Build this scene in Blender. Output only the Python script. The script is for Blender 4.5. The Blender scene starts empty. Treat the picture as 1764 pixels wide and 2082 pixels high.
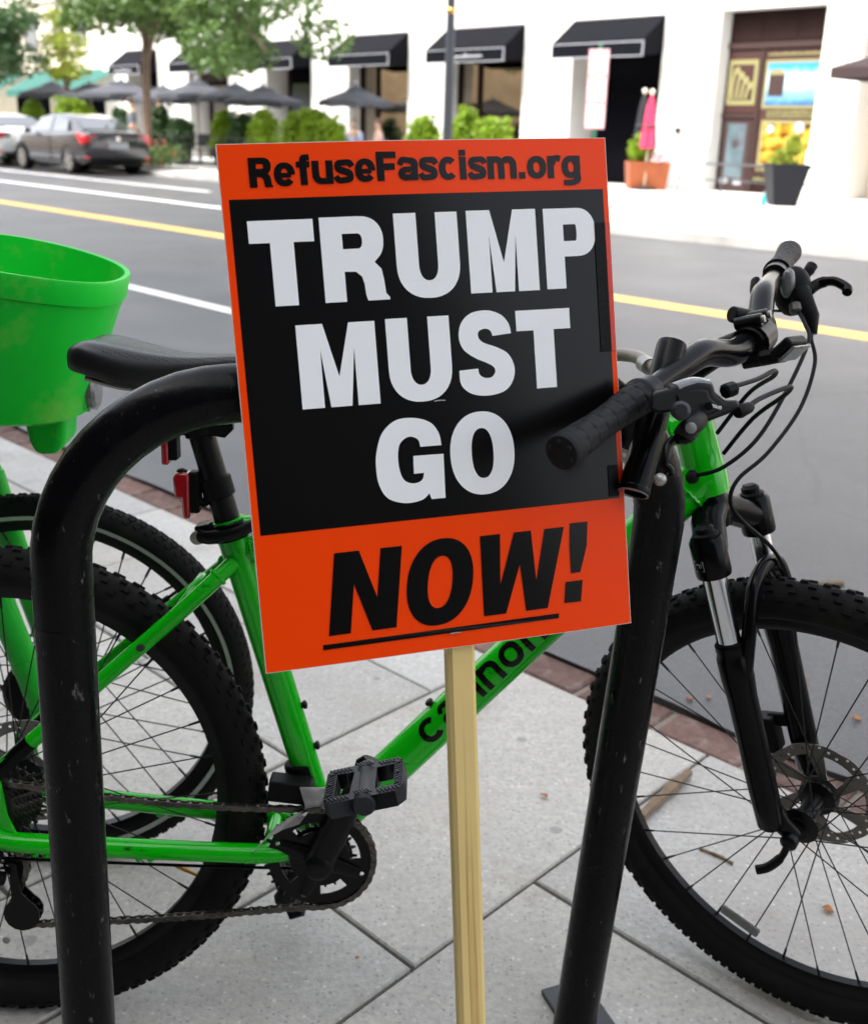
import bpy, math, random
from mathutils import Vector, Matrix, noise
random.seed(11)
R = math.radians
SC = bpy.context.scene
COL = SC.collection

# ------------------------------------------------------------------ camera
PITCH, ROLL, CAM_H = R(19.5), R(1.6), 1.22
_F = Vector((0, math.cos(PITCH), -math.sin(PITCH)))
_R0 = Vector((1, 0, 0)); _U0 = Vector((0, math.sin(PITCH), math.cos(PITCH)))
_R = _R0*math.cos(ROLL) + _U0*math.sin(ROLL)
_U = _U0*math.cos(ROLL) - _R0*math.sin(ROLL)
cd = bpy.data.cameras.new('camera'); cam = bpy.data.objects.new('camera', cd); COL.objects.link(cam)
M = Matrix((( _R.x, _U.x, -_F.x, 0), (_R.y, _U.y, -_F.y, 0), (_R.z, _U.z, -_F.z, CAM_H), (0, 0, 0, 1)))
cam.matrix_world = M
cd.sensor_fit = 'VERTICAL'; cd.sensor_height = 36; cd.lens = 36*2180/2082
cd.clip_start = .05; cd.clip_end = 2000
cd.dof.use_dof = True; cd.dof.focus_distance = 1.18; cd.dof.aperture_fstop = 6.5
SC.camera = cam

# ------------------------------------------------------------------ sky, sun, exposure
FA = R(-46.5)                       # direction of the street (local x runs along it, y across it)
SUN_EL, SUN_AZ = R(50), R(40)       # sun stands behind the camera's shoulder, over the near-side roofs
w = bpy.data.worlds.new('World'); SC.world = w; w.use_nodes = True
nt = w.node_tree; nt.nodes.clear()
sky = nt.nodes.new('ShaderNodeTexSky'); sky.sky_type = 'NISHITA'; sky.sun_disc = False
sky.sun_elevation = SUN_EL; sky.air_density = 1.0; sky.dust_density = 4.0; sky.ozone_density = 1.0
hs = nt.nodes.new('ShaderNodeHueSaturation'); hs.inputs['Saturation'].default_value = .30
bg = nt.nodes.new('ShaderNodeBackground'); bg.inputs[1].default_value = .15
wo = nt.nodes.new('ShaderNodeOutputWorld')
nt.links.new(sky.outputs[0], hs.inputs['Color']); nt.links.new(hs.outputs[0], bg.inputs[0]); nt.links.new(bg.outputs[0], wo.inputs[0])
# light travels across the street, away from the camera's side
ld = Vector((-math.sin(FA), math.cos(FA), 0)); ld.rotate(Matrix.Rotation(R(-12), 3, 'Z'))
ldir = Vector((ld.x*math.cos(SUN_EL), ld.y*math.cos(SUN_EL), -math.sin(SUN_EL)))
sky.sun_rotation = math.atan2(-ldir.x, -ldir.y)
sl = bpy.data.lights.new('sun', 'SUN'); sl.energy = 1.3; sl.angle = R(10); sl.color = (1, .96, .9)
so = bpy.data.objects.new('sun', sl); COL.objects.link(so)
so.rotation_euler = (-ldir).to_track_quat('Z', 'Y').to_euler(); so.location = (0, 0, 30)
SC.view_settings.view_transform = 'Standard'; SC.view_settings.look = 'None'
SC.view_settings.gamma = 1; SC.view_settings.use_curve_mapping = False
SC.view_settings.exposure = 2.15
SC.render.engine = 'CYCLES'
SC.cycles.use_denoising = True
SC.cycles.max_bounces = 6; SC.cycles.diffuse_bounces = 3; SC.cycles.glossy_bounces = 3
SC.cycles.transmission_bounces = 4; SC.cycles.transparent_max_bounces = 6
SC.cycles.caustics_reflective = False; SC.cycles.caustics_refractive = False

# ------------------------------------------------------------------ helpers
class MB:
    def __init__(s): s.v = []; s.f = []
    def add(s, vs, fs):
        b = len(s.v); s.v += [Vector(q) for q in vs]; s.f += [tuple(b+i for i in q) for q in fs]; return s
    def box(s, c, d, M=None):
        x, y, z = d[0]/2, d[1]/2, d[2]/2
        vs = [Vector((a*x, b*y, e*z)) for a in (-1, 1) for b in (-1, 1) for e in (-1, 1)]
        if M is not None: vs = [M @ q for q in vs]
        vs = [q + Vector(c) for q in vs]
        return s.add(vs, [(0,1,3,2),(4,6,7,5),(0,4,5,1),(2,3,7,6),(0,2,6,4),(1,5,7,3)])
    def bb(s, x0, x1, y0, y1, z0, z1):
        return s.box(((x0+x1)/2, (y0+y1)/2, (z0+z1)/2), (x1-x0, y1-y0, z1-z0))
    def tube(s, pts, r, n=12, caps=True, up=None, flat=1.0):
        P = [Vector(q) for q in pts]; m = len(P)
        rr = list(r) if hasattr(r, '__len__') else [r]*m
        T = []
        for i in range(m):
            t = (P[min(i+1, m-1)] - P[max(i-1, 0)]); T.append(t.normalized())
        u = Vector(up) if up is not None else (Vector((0, 0, 1)) if abs(T[0].z) < .9 else Vector((1, 0, 0)))
        u = (u - T[0]*u.dot(T[0])).normalized()
        vs = []
        for i in range(m):
            u = (u - T[i]*u.dot(T[i])).normalized(); w_ = T[i].cross(u)
            for k in range(n):
                a = 2*math.pi*k/n
                vs.append(P[i] + (u*math.cos(a)*flat + w_*math.sin(a))*rr[i])
        fs = [(i*n+k, i*n+(k+1) % n, (i+1)*n+(k+1) % n, (i+1)*n+k) for i in range(m-1) for k in range(n)]
        if caps: fs += [tuple(range(n-1, -1, -1)), tuple((m-1)*n+k for k in range(n))]
        return s.add(vs, fs)
    def cyl(s, a, b, r0, r1=None, n=16, caps=True):
        return s.tube([a, b], [r0, r0 if r1 is None else r1], n, caps)
    def lathe(s, prof, o=(0, 0, 0), axis=(0, 0, 1), n=24, closed=False):
        A = Vector(axis).normalized(); u = A.orthogonal().normalized(); w_ = A.cross(u); o = Vector(o)
        vs = []
        for r_, h in prof:
            for k in range(n):
                a = 2*math.pi*k/n
                vs.append(o + A*h + (u*math.cos(a) + w_*math.sin(a))*r_)
        m = len(prof); rng = m if closed else m-1
        fs = [(i*n+k, i*n+(k+1) % n, ((i+1) % m)*n+(k+1) % n, ((i+1) % m)*n+k) for i in range(rng) for k in range(n)]
        if not closed:
            if prof[0][0] > 1e-6: fs.append(tuple(range(n-1, -1, -1)))
            if prof[-1][0] > 1e-6: fs.append(tuple((m-1)*n+k for k in range(n)))
        return s.add(vs, fs)
    def sphere(s, c, r, n=12, m=8, sc=(1, 1, 1)):
        prof = [(math.sin(math.pi*i/m), -math.cos(math.pi*i/m)) for i in range(m+1)]
        b = len(s.v); s.lathe([(max(p[0], 1e-4), p[1]) for p in prof], n=n)
        for i in range(b, len(s.v)):
            q = s.v[i]; s.v[i] = Vector(c) + Vector((q.x*sc[0], q.y*sc[1], q.z*sc[2]))*r
        return s
    def prism(s, poly, M, d):
        n = len(poly); vs = [M @ Vector((p[0], p[1], 0)) for p in poly] + [M @ Vector((p[0], p[1], d)) for p in poly]
        return s.add(vs, [tuple(range(n-1, -1, -1)), tuple(range(n, 2*n))] + [(i, (i+1) % n, n+(i+1) % n, n+i) for i in range(n)])
    def xf(s, fn, b=0):
        for i in range(b, len(s.v)): s.v[i] = Vector(fn(s.v[i]))
        return s
    def mesh(s, name, ang=35):
        me = bpy.data.meshes.new(name); me.from_pydata([tuple(q) for q in s.v], [], s.f); me.update()
        if ang:
            me.polygons.foreach_set('use_smooth', [True]*len(me.polygons))
            me.set_sharp_from_angle(angle=R(ang))
        return me

def link(name, data, mat=None, parent=None, M=None, bevel=0, seg=2):
    o = bpy.data.objects.new(name, data); COL.objects.link(o)
    if mat is not None and data is not None:
        if not data.materials: data.materials.append(mat)
    if parent is not None: o.parent = parent
    if M is not None: o.matrix_local = M
    if bevel:
        b = o.modifiers.new('bevel', 'BEVEL'); b.width = bevel; b.segments = seg; b.limit_method = 'ANGLE'; b.angle_limit = R(40)
    return o
def part(name, mb, mat, parent=None, M=None, bevel=0, ang=35, seg=2):
    return link(name, mb.mesh(name, ang), mat, parent, M, bevel, seg)
def tag(o, label, cat, group=None):
    o['label'] = label; o['category'] = cat
    if group: o['group'] = group
    return o
def thing(name, label, cat, loc=(0, 0, 0), rz=0, group=None):
    o = bpy.data.objects.new(name, None); COL.objects.link(o); o.empty_display_size = .1
    o.location = loc; o.rotation_euler = (0, 0, rz); return tag(o, label, cat, group)
def struct(o, kind='structure'): o['kind'] = kind; return o
def dup(o, parent=None, M=None):
    c = o.copy(); COL.objects.link(c)
    if parent is not None: c.parent = parent
    if M is not None: c.matrix_local = M
    return c
def duptree(root, loc, rz):
    r = root.copy(); COL.objects.link(r); r.location = loc; r.rotation_euler = (0, 0, rz)
    for ch in list(root.children):
        c = ch.copy(); COL.objects.link(c); c.parent = r
        for g in ch.children:
            d = g.copy(); COL.objects.link(d); d.parent = c
    return r
def cr(pts, n=6):
    P = [Vector(q) for q in pts]; out = []
    for i in range(len(P)-1):
        a = P[max(i-1, 0)]; b = P[i]; c = P[i+1]; d = P[min(i+2, len(P)-1)]
        for k in range(n):
            t = k/n
            out.append(.5*((2*b)+(c-a)*t+(2*a-5*b+4*c-d)*t*t+(3*b-a-3*c+d)*t**3))
    out.append(P[-1]); return out
def lerp(a, b, t): return a+(b-a)*t

# ------------------------------------------------------------------ materials
def mat(name, col, rough=.5, metal=0., var=0., vscale=8., bump=0., bscale=150., coat=0., spec=.5, rnd=0., col2=None, c2lo=.55, c2hi=.7, c2scale=6., rvar=0., c2stretch=None, emit=None, trans=0., croug=.05):
    m = bpy.data.materials.new(name); m.use_nodes = True
    nt = m.node_tree; b = nt.nodes['Principled BSDF']; L = nt.links.new; N = nt.nodes.new
    b.inputs['Roughness'].default_value = rough; b.inputs['Metallic'].default_value = metal
    b.inputs['Coat Weight'].default_value = coat; b.inputs['Coat Roughness'].default_value = croug
    b.inputs['Specular IOR Level'].default_value = spec
    b.inputs['Transmission Weight'].default_value = trans
    c4 = (*col, 1)
    b.inputs['Base Color'].default_value = c4
    if not (var or bump or rnd or col2 or rvar): return m
    tc = N('ShaderNodeTexCoord'); src = None
    def noi(scale, det=4, rough_=.6, stretch=None):
        n_ = N('ShaderNodeTexNoise'); n_.inputs['Scale'].default_value = scale; n_.inputs['Detail'].default_value = det; n_.inputs['Roughness'].default_value = rough_
        if stretch:
            mp = N('ShaderNodeMapping'); mp.inputs['Scale'].default_value = stretch; L(tc.outputs['Object'], mp.inputs[0]); L(mp.outputs[0], n_.inputs['Vector'])
        else: L(tc.outputs['Object'], n_.inputs['Vector'])
        return n_
    rgb = N('ShaderNodeRGB'); rgb.outputs[0].default_value = c4; src = rgb.outputs[0]
    if col2:
        n2 = noi(c2scale, 6, .65, c2stretch); rp = N('ShaderNodeMapRange'); rp.inputs['From Min'].default_value = c2lo; rp.inputs['From Max'].default_value = c2hi
        L(n2.outputs[0], rp.inputs[0]); mx = N('ShaderNodeMix'); mx.data_type = 'RGBA'; L(rp.outputs[0], mx.inputs['Factor']); L(src, mx.inputs['A']); mx.inputs['B'].default_value = (*col2, 1); src = mx.outputs['Result']
    if var or rnd:
        hv = N('ShaderNodeHueSaturation'); L(src, hv.inputs['Color']); val = None
        if var:
            n1 = noi(vscale); mr = N('ShaderNodeMapRange'); mr.inputs['From Min'].default_value = .3; mr.inputs['From Max'].default_value = .7
            mr.inputs['To Min'].default_value = 1-var; mr.inputs['To Max'].default_value = 1+var; L(n1.outputs[0], mr.inputs[0]); val = mr.outputs[0]
        if rnd:
            oi = N('ShaderNodeObjectInfo'); m2 = N('ShaderNodeMapRange'); m2.inputs['To Min'].default_value = 1-rnd; m2.inputs['To Max'].default_value = 1+rnd; L(oi.outputs['Random'], m2.inputs[0])
            if val is None: val = m2.outputs[0]
            else:
                mu = N('ShaderNodeMath'); mu.operation = 'MULTIPLY'; L(val, mu.inputs[0]); L(m2.outputs[0], mu.inputs[1]); val = mu.outputs[0]
        L(val, hv.inputs['Value']); src = hv.outputs[0]
    L(src, b.inputs['Base Color'])
    if rvar:
        n3 = noi(vscale*2.3 if var else 12); mr = N('ShaderNodeMapRange'); mr.inputs['From Min'].default_value = .3; mr.inputs['From Max'].default_value = .7
        mr.inputs['To Min'].default_value = max(.02, rough-rvar); mr.inputs['To Max'].default_value = min(1, rough+rvar); L(n3.outputs[0], mr.inputs[0]); L(mr.outputs[0], b.inputs['Roughness'])
    if bump:
        n4 = noi(bscale, 3); bp = N('ShaderNodeBump'); bp.inputs['Strength'].default_value = bump; bp.inputs['Distance'].default_value = .002; L(n4.outputs[0], bp.inputs['Height']); L(bp.outputs[0], b.inputs['Normal'])
    return m

def concrete(name, col, spk=.5, stain=(.26, .23, .19)):
    m = bpy.data.materials.new(name); m.use_nodes = True
    nt = m.node_tree; b = nt.nodes['Principled BSDF']; L = nt.links.new; N = nt.nodes.new
    tc = N('ShaderNodeTexCoord'); oi = N('ShaderNodeObjectInfo')
    geo = N('ShaderNodeNewGeometry')
    def noi(s, d=5, r_=.6):
        n_ = N('ShaderNodeTexNoise'); n_.inputs['Scale'].default_value = s; n_.inputs['Detail'].default_value = d; n_.inputs['Roughness'].default_value = r_; L(geo.outputs['Position'], n_.inputs['Vector']); return n_.outputs[0]
    def rng(x, a, b_, c, d):
        r_ = N('ShaderNodeMapRange'); r_.inputs[1].default_value = a; r_.inputs[2].default_value = b_; r_.inputs[3].default_value = c; r_.inputs[4].default_value = d; L(x, r_.inputs[0]); return r_.outputs[0]
    def mix(f, a, b_):
        mx = N('ShaderNodeMix'); mx.data_type = 'RGBA'; L(f, mx.inputs['Factor'])
        for s_, k in ((a, 'A'), (b_, 'B')):
            if isinstance(s_, tuple): mx.inputs[k].default_value = (*s_, 1)
            else: L(s_, mx.inputs[k])
        return mx.outputs['Result']
    c = mix(rng(noi(2.2), .42, .72, 0, .75), col, stain)
    c = mix(rng(oi.outputs['Random'], .2, .8, 0, .55), c, (col[0]*1.0, col[1]*.945, col[2]*.85))
    c = mix(rng(noi(7, 6), .35, .7, 0, .35), c, tuple(q*.72 for q in col))
    c = mix(rng(noi(34, 4, .6), .38, .66, .0, .55), c, (col[0]*.74, col[1]*.71, col[2]*.66))
    c = mix(rng(noi(95, 3, .5), .38, .66, .0, .60), c, tuple(q*.62 for q in col))
    vo = N('ShaderNodeTexVoronoi'); vo.inputs['Scale'].default_value = 70; L(geo.outputs['Position'], vo.inputs['Vector'])
    selw = N('ShaderNodeSeparateColor'); L(vo.outputs['Color'], selw.inputs[0])
    mw = N('ShaderNodeMath'); mw.operation = 'MULTIPLY'; L(rng(vo.outputs['Distance'], .10, .26, spk, 0), mw.inputs[0]); L(rng(selw.outputs[1], .45, .9, 0, 1), mw.inputs[1])
    c = mix(mw.outputs[0], c, (.80, .79, .77))
    vo2 = N('ShaderNodeTexVoronoi'); vo2.inputs['Scale'].default_value = 105; L(geo.outputs['Position'], vo2.inputs['Vector'])
    sel = N('ShaderNodeSeparateColor'); L(vo2.outputs['Color'], sel.inputs[0])
    mu = N('ShaderNodeMath'); mu.operation = 'MULTIPLY'; L(rng(vo2.outputs['Distance'], .2, .34, .75, 0), mu.inputs[0]); L(rng(sel.outputs[0], .6, .62, 0, 1), mu.inputs[1])
    c = mix(mu.outputs[0], c, tuple(q*.5 for q in col))
    c = mix(rng(noi(3.7, 8, .7), .56, .70, 0, .55), c, (.21, .185, .15))
    vg = N('ShaderNodeTexVoronoi'); vg.inputs['Scale'].default_value = 5.5; L(geo.outputs['Position'], vg.inputs['Vector'])
    c = mix(rng(vg.outputs['Distance'], .05, .075, .55, 0), c, (.17, .165, .16))
    hv = N('ShaderNodeHueSaturation'); L(c, hv.inputs['Color']); L(rng(oi.outputs['Random'], 0, 1, .86, 1.1), hv.inputs['Value'])
    L(hv.outputs[0], b.inputs['Base Color']); b.inputs['Roughness'].default_value = .85
    bp = N('ShaderNodeBump'); bp.inputs['Strength'].default_value = .5; bp.inputs['Distance'].default_value = .003; L(noi(160, 3), bp.inputs['Height']); L(bp.outputs[0], b.inputs['Normal'])
    return m

MT = {}
MT['slab'] = concrete('slab_concrete', (.475, .465, .447), .42)
MT['kerb'] = concrete('kerb_concrete', (.52, .52, .51), .3)
MT['joint'] = mat('joint_dirt', (.030, .025, .020), .95, var=.3, vscale=30, bump=.6)
MT['brick'] = mat('brick', (.120, .068, .055), .9, var=.3, vscale=40, bump=.6, bscale=250, rnd=.25, col2=(.20, .15, .13), c2scale=15)
MT['asphalt'] = mat('asphalt', (.050, .0505, .055), .48, var=.36, vscale=140, bump=.8, bscale=260, col2=(.074, .074, .078), c2scale=.9, c2lo=.40, c2hi=.64, spec=.6)
def crack(m):
    nt = m.node_tree; L = nt.links.new; b = nt.nodes['Principled BSDF']; src = b.inputs['Base Color'].links[0].from_socket
    ge = nt.nodes.new('ShaderNodeNewGeometry'); no = nt.nodes.new('ShaderNodeTexNoise'); no.inputs['Scale'].default_value = 1.5; no.inputs['Detail'].default_value = 6; L(ge.outputs['Position'], no.inputs['Vector'])
    ad = nt.nodes.new('ShaderNodeMix'); ad.data_type = 'VECTOR'; ad.inputs['Factor'].default_value = .25; L(ge.outputs['Position'], ad.inputs['A']); L(no.outputs['Color'], ad.inputs['B'])
    vo = nt.nodes.new('ShaderNodeTexVoronoi'); vo.feature = 'DISTANCE_TO_EDGE'; vo.inputs['Scale'].default_value = .62; L(ad.outputs['Result'], vo.inputs['Vector'])
    mr = nt.nodes.new('ShaderNodeMapRange'); mr.inputs[1].default_value = .002; mr.inputs[2].default_value = .008; mr.inputs[3].default_value = .28; mr.inputs[4].default_value = 0; L(vo.outputs['Distance'], mr.inputs[0])
    mx = nt.nodes.new('ShaderNodeMix'); mx.data_type = 'RGBA'; L(mr.outputs[0], mx.inputs['Factor']); L(src, mx.inputs['A']); mx.inputs['B'].default_value = (.022, .022, .024, 1); L(mx.outputs['Result'], b.inputs['Base Color'])
crack(MT['asphalt'])
MT['yellow_line'] = mat('yellow_line', (.80, .47, .13), .7, var=.12, vscale=20, col2=(.45, .33, .18), c2scale=9, c2lo=.6, c2hi=.75)
MT['white_line'] = mat('white_line', (.80, .80, .78), .7, var=.1, vscale=20, col2=(.5, .5, .5), c2scale=9, c2lo=.62, c2hi=.78)
MT['far_walk'] = mat('far_pavement', (.66, .65, .62), .85, var=.1, vscale=2)
MT['ground'] = mat('earth', (.2, .19, .17), .95, var=.2)
MT['rack'] = mat('rack_black_paint', (.0026, .0026, .0031), .26, var=.2, vscale=14, bump=.22, bscale=40, spec=.12, col2=(.13, .125, .12), c2scale=55, c2lo=.635, c2hi=.72, rvar=.12, c2stretch=(1.8, 1.8, .5))
MT['plate'] = mat('plate_steel', (.045, .047, .053), .5, .3, var=.25, vscale=30, bump=.3)
MT['green'] = mat('green_frame_paint', (.0035, .45, .0038), .18, var=.10, vscale=9, coat=.25, spec=.30, col2=(.008, .05, .012), c2scale=34, c2lo=.64, c2hi=.72, c2stretch=(.5, 1, 1.6), croug=.08)
MT['lime'] = mat('lime_plastic', (.005, .53, .030), .42, var=.10, vscale=6, spec=.2, col2=(.16, .52, .06), c2scale=7, c2lo=.54, c2hi=.72)
MT['limepaint'] = mat('lime_paint', (.014, .42, .03), .38, var=.12, vscale=12, coat=.08, spec=.22, col2=(.06, .20, .05), c2scale=22, c2lo=.64, c2hi=.74)
MT['rubber'] = mat('tyre_rubber', (.0062, .006, .0058), .8, var=.3, vscale=20, bump=.15, bscale=120, spec=.14, col2=(.020, .018, .016), c2scale=9, c2lo=.52, c2hi=.78)
MT['grip'] = mat('grip_rubber', (.0075, .0078, .0088), .62, var=.15, vscale=40, bump=.15, bscale=300, spec=.18)
MT['blackmetal'] = mat('black_anodised', (.0032, .0032, .0036), .34, .0, var=.15, vscale=20, spec=.18)
MT['blackgloss'] = mat('black_gloss', (.0028, .0028, .0032), .20, 0, spec=.10, var=.1, vscale=20)
MT['blackplastic'] = mat('black_plastic', (.0048, .0048, .0053), .5, var=.15, vscale=30, bump=.08, bscale=400, spec=.10)
MT['greyplastic'] = mat('grey_plastic', (.020, .021, .026), .5, var=.15, vscale=30, bump=.1, bscale=400, spec=.3)
MT['saddle'] = mat('saddle_vinyl', (.0055, .0055, .0062), .36, var=.1, vscale=20, bump=.1, bscale=500, spec=.4)
MT['spoke'] = mat('spoke_black', (.006, .006, .006), .45, .0, spec=.3)
MT['chrome'] = mat('stanchion_chrome', (.62, .63, .65), .16, 1.0, rvar=.05)
MT['steel'] = mat('steel', (.30, .295, .28), .38, .55, var=.15, vscale=40, rvar=.1)
MT['rotor'] = mat('brake_disc_steel', (.17, .16, .14), .45, .25, var=.2, vscale=60)
MT['darksteel'] = mat('dark_steel', (.07, .066, .06), .42, .8, var=.3, vscale=60, rvar=.12)
MT['chain'] = mat('oily_chain', (.10, .092, .08), .38, .85, var=.4, vscale=90)
MT['redlens'] = mat('red_lens', (.42, .008, .012), .2, coat=.8, trans=.15)
MT['clear'] = mat('clear_reflector', (.16, .165, .17), .15, coat=.35, trans=.35, var=.2, vscale=300)
MT['brass'] = mat('brass', (.55, .33, .08), .3, .9)
MT['orange'] = mat('sign_orange', (.95, .056, .0003), .30, coat=.06, spec=.16, var=.02, vscale=5, croug=.2)
MT['signblack'] = mat('sign_black', (.0026, .0024, .0024), .24, coat=.08, spec=.20, var=.1, vscale=4, croug=.16)
MT['signwhite'] = mat('sign_white', (.90, .905, .90), .42, coat=.05, spec=.2, croug=.25)
MT['board'] = mat('card_board', (.74, .72, .66), .8)
MT['tape'] = mat('clear_tape', (.0022, .0022, .0022), .32, spec=.15, bump=.3, bscale=700, col2=(.12, .12, .12), c2scale=420, c2lo=.64, c2hi=.70)
MT['tapeorange'] = mat('clear_tape_orange', (.66, .026, .001), .2, coat=.3, spec=.3, bump=.3, bscale=700)
def wood():
    m = mat('pine_stake', (.70, .52, .20), .55, var=.08, vscale=3, bump=.1, bscale=100, col2=(.42, .23, .06), c2scale=95, c2lo=.57, c2hi=.70, c2stretch=(1, 1, .012))
    return m
MT['wood'] = wood()
MT['leaf_brown'] = mat('dry_leaf', (.22, .085, .022), .7, rnd=.4)
MT['twig'] = mat('twig_bark', (.17, .12, .075), .85, var=.3, vscale=60)
# ------------------------------------------------------------------ near ground: slabs, kerb, bricks, asphalt
NA = R(-43.5)
def NW(s, t, z=0.): return Vector((s*math.cos(NA)-t*math.sin(NA), s*math.sin(NA)+t*math.cos(NA), z))
def FW(s, t, z=0.): return Vector((s*math.cos(FA)-t*math.sin(FA), s*math.sin(FA)+t*math.cos(FA), z))
MN = Matrix.Rotation(NA, 4, 'Z'); MF = Matrix.Rotation(FA, 4, 'Z')
g = struct(part('ground', MB().add([(-400, -400, -.12), (400, -400, -.12), (400, 400, -.12), (-400, 400, -.12)], [(0, 1, 2, 3)]), MT['ground']))
walk = struct(part('sidewalk', MB().bb(-9, 6, -4.4, 1.60, -.10, -.040).bb(-1.511, 6, 1.6001, 1.8355, -.10, -.040), MT['joint'], M=MN))
_cache = {}
def slabmesh(a, b, h=.045, c=.003):
    k = (round(a, 3), round(b, 3), h)
    if k not in _cache:
        x, y = a/2, b/2
        q = lambda X, Y, Z: [(-X, -Y, Z), (X, -Y, Z), (X, Y, Z), (-X, Y, Z)]
        m = MB().add(q(x, y, -h)+q(x, y, -c)+q(x-c, y-c, 0), [(i+4*j, (i+1) % 4+4*j, (i+1) % 4+4*j+4, i+4*j+4) for j in (0, 1) for i in range(4)]+[(8, 9, 10, 11)])
        _cache[k] = m.mesh('slab', 0)
    return _cache[k]
def lay(name, s0, s1, t0, t1, m, parent, gap=.0036, h=.045, z=0., c=.003):
    me = slabmesh(s1-s0-2*gap, t1-t0-2*gap, h, c)
    jz = random.uniform(-.0015, .0015)
    return link(name, me, m, parent, Matrix.Translation(((s0+s1)/2, (t0+t1)/2, z+jz)) @ Matrix.Rotation(random.uniform(-.002, .002), 4, 'Z'))
SW = .588
for k in range(-9, 7):
    s0 = -.924 + SW*k; s1 = s0+SW
    if s0 < -6.3: continue
    off = {-1: .957, 0: 1.25, -2: 1.19}.get(k, [.957, 1.22][k % 2])
    cuts = sorted([1.836 if k >= -1 else 1.603] + [off-j*.60 for j in range(0, 7) if off-j*.60 > -2.6] )
    for a, b in zip(cuts, cuts[1:]):
        if k == -1 and b < .96 and b > .3:
            lay('slab', s0, s0+.29, a, b, MT['slab'], walk); lay('slab', s0+.29, s1, a, b, MT['slab'], walk)
        else: lay('slab', s0, s1, a, b, MT['slab'], walk)
kerb = struct(part('kerb', MB().bb(-30, -1.512, 1.601, 1.835, -.2, -.02), MT['joint'], M=MN))
for i in range(-9, 1): lay('kerb_stone', -3.01+1.5*i, -1.512+1.5*i, 1.60, 1.835, MT['kerb'], kerb, gap=.003, z=.002)
gut = struct(part('brick_gutter', MB().bb(-30, 12, 1.836, 2.02, -.2, -.019), MT['joint'], M=MN))
mort = mat('sandy_mortar', (.20, .17, .135), .95, var=.2, vscale=60)
gut.data.materials.clear(); gut.data.materials.append(mort)
for i in range(-44, 14): lay('brick', i*.215, i*.215+.215, 1.84, 1.965, MT['brick'], gut, gap=.008, h=.03, z=-.010+random.uniform(-.003, .002), c=.006)
rd = MB(); top = []; N_ = 420
for i in range(N_+1):
    s = -32+44*i/N_
    t = 1.955+.03*(noise.noise((s*3.1, 0, 0)))+.016*noise.noise((s*14, 3, 0))+.012*noise.noise((s*40, 7, 0))
    top.append(NW(s, t, 0.002))
bot = [NW(-32+44*i/N_, 1.965, -.03) for i in range(N_+1)]
far = [FW(-75, 15, .002)]
vs = top+bot
fs = [(i, i+1, N_+1+i+1, N_+1+i) for i in range(N_)]
rd.add(vs, fs)
# road surface strips out to the far kerb; the first one follows the ragged edge
rows = 14; nc = N_//10+1; b0 = len(rd.v)
for j in range(1, rows+1):
    for i in range(0, N_+1, 10):
        e = FW(-75+105*i/N_, 15.0, .002); rd.v.append(top[i].lerp(e, (j/rows)**1.5))
for i in range(nc-1):
    rd.f.append(tuple(range(i*10, i*10+11))+(b0+i+1, b0+i))
for j in range(rows-1):
    for i in range(nc-1): rd.f.append((b0+j*nc+i, b0+j*nc+i+1, b0+(j+1)*nc+i+1, b0+(j+1)*nc+i))
road = struct(part('road', rd, MT['asphalt'], ang=0))
def mark(name, s0, s1, t0, t1, m, z=.006): return struct(part(name, MB().bb(s0, s1, t0, t1, z-.003, z), m, M=MF, ang=0))
mark('yellow_centre_line', -75, 25, 6.90, 7.00, MT['yellow_line']); mark('yellow_centre_line', -75, 25, 7.05, 7.15, MT['yellow_line'])
mark('white_lane_line', -75, -12.5, 9.46, 9.60, MT['white_line']); mark('white_parking_line', -75, -19, 11.66, 11.80, MT['white_line'])
for i in range(-4, 2): mark('white_lane_dash', -9.3+i*12.2, -4.9+i*12.2, 4.06, 4.18, MT['white_line'])
# far pavement with a bay for the parked cars
fwalk = MB(); out = [(-80, 14.3), (-22.5, 14.3), (-20.5, 13.6), (-18.8, 12.3), (-17.5, 11.95), (30, 11.95), (30, 22.6), (-80, 22.6)]
fwalk.prism(out, Matrix.Translation((0, 0, -.05)), .17)
fwk = struct(part('far_pavement', fwalk, MT['far_walk'], M=MF, ang=0))
fk = MB()
for a, b in zip(out[:5], out[1:6]):
    a, b = Vector((*a, 0)), Vector((*b, 0)); d = (b-a).normalized(); n_ = Vector((d.y, -d.x, 0))*.16
    fk.prism([(a.x, a.y), (b.x, b.y), (b.x+n_.x, b.y+n_.y), (a.x+n_.x, a.y+n_.y)], Matrix.Translation((0, 0, -.05)), .172)
struct(part('far_kerb', fk, mat('far_kerb_stone', (.36, .35, .335), .85, var=.2, vscale=2), M=MF, ang=0))

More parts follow.
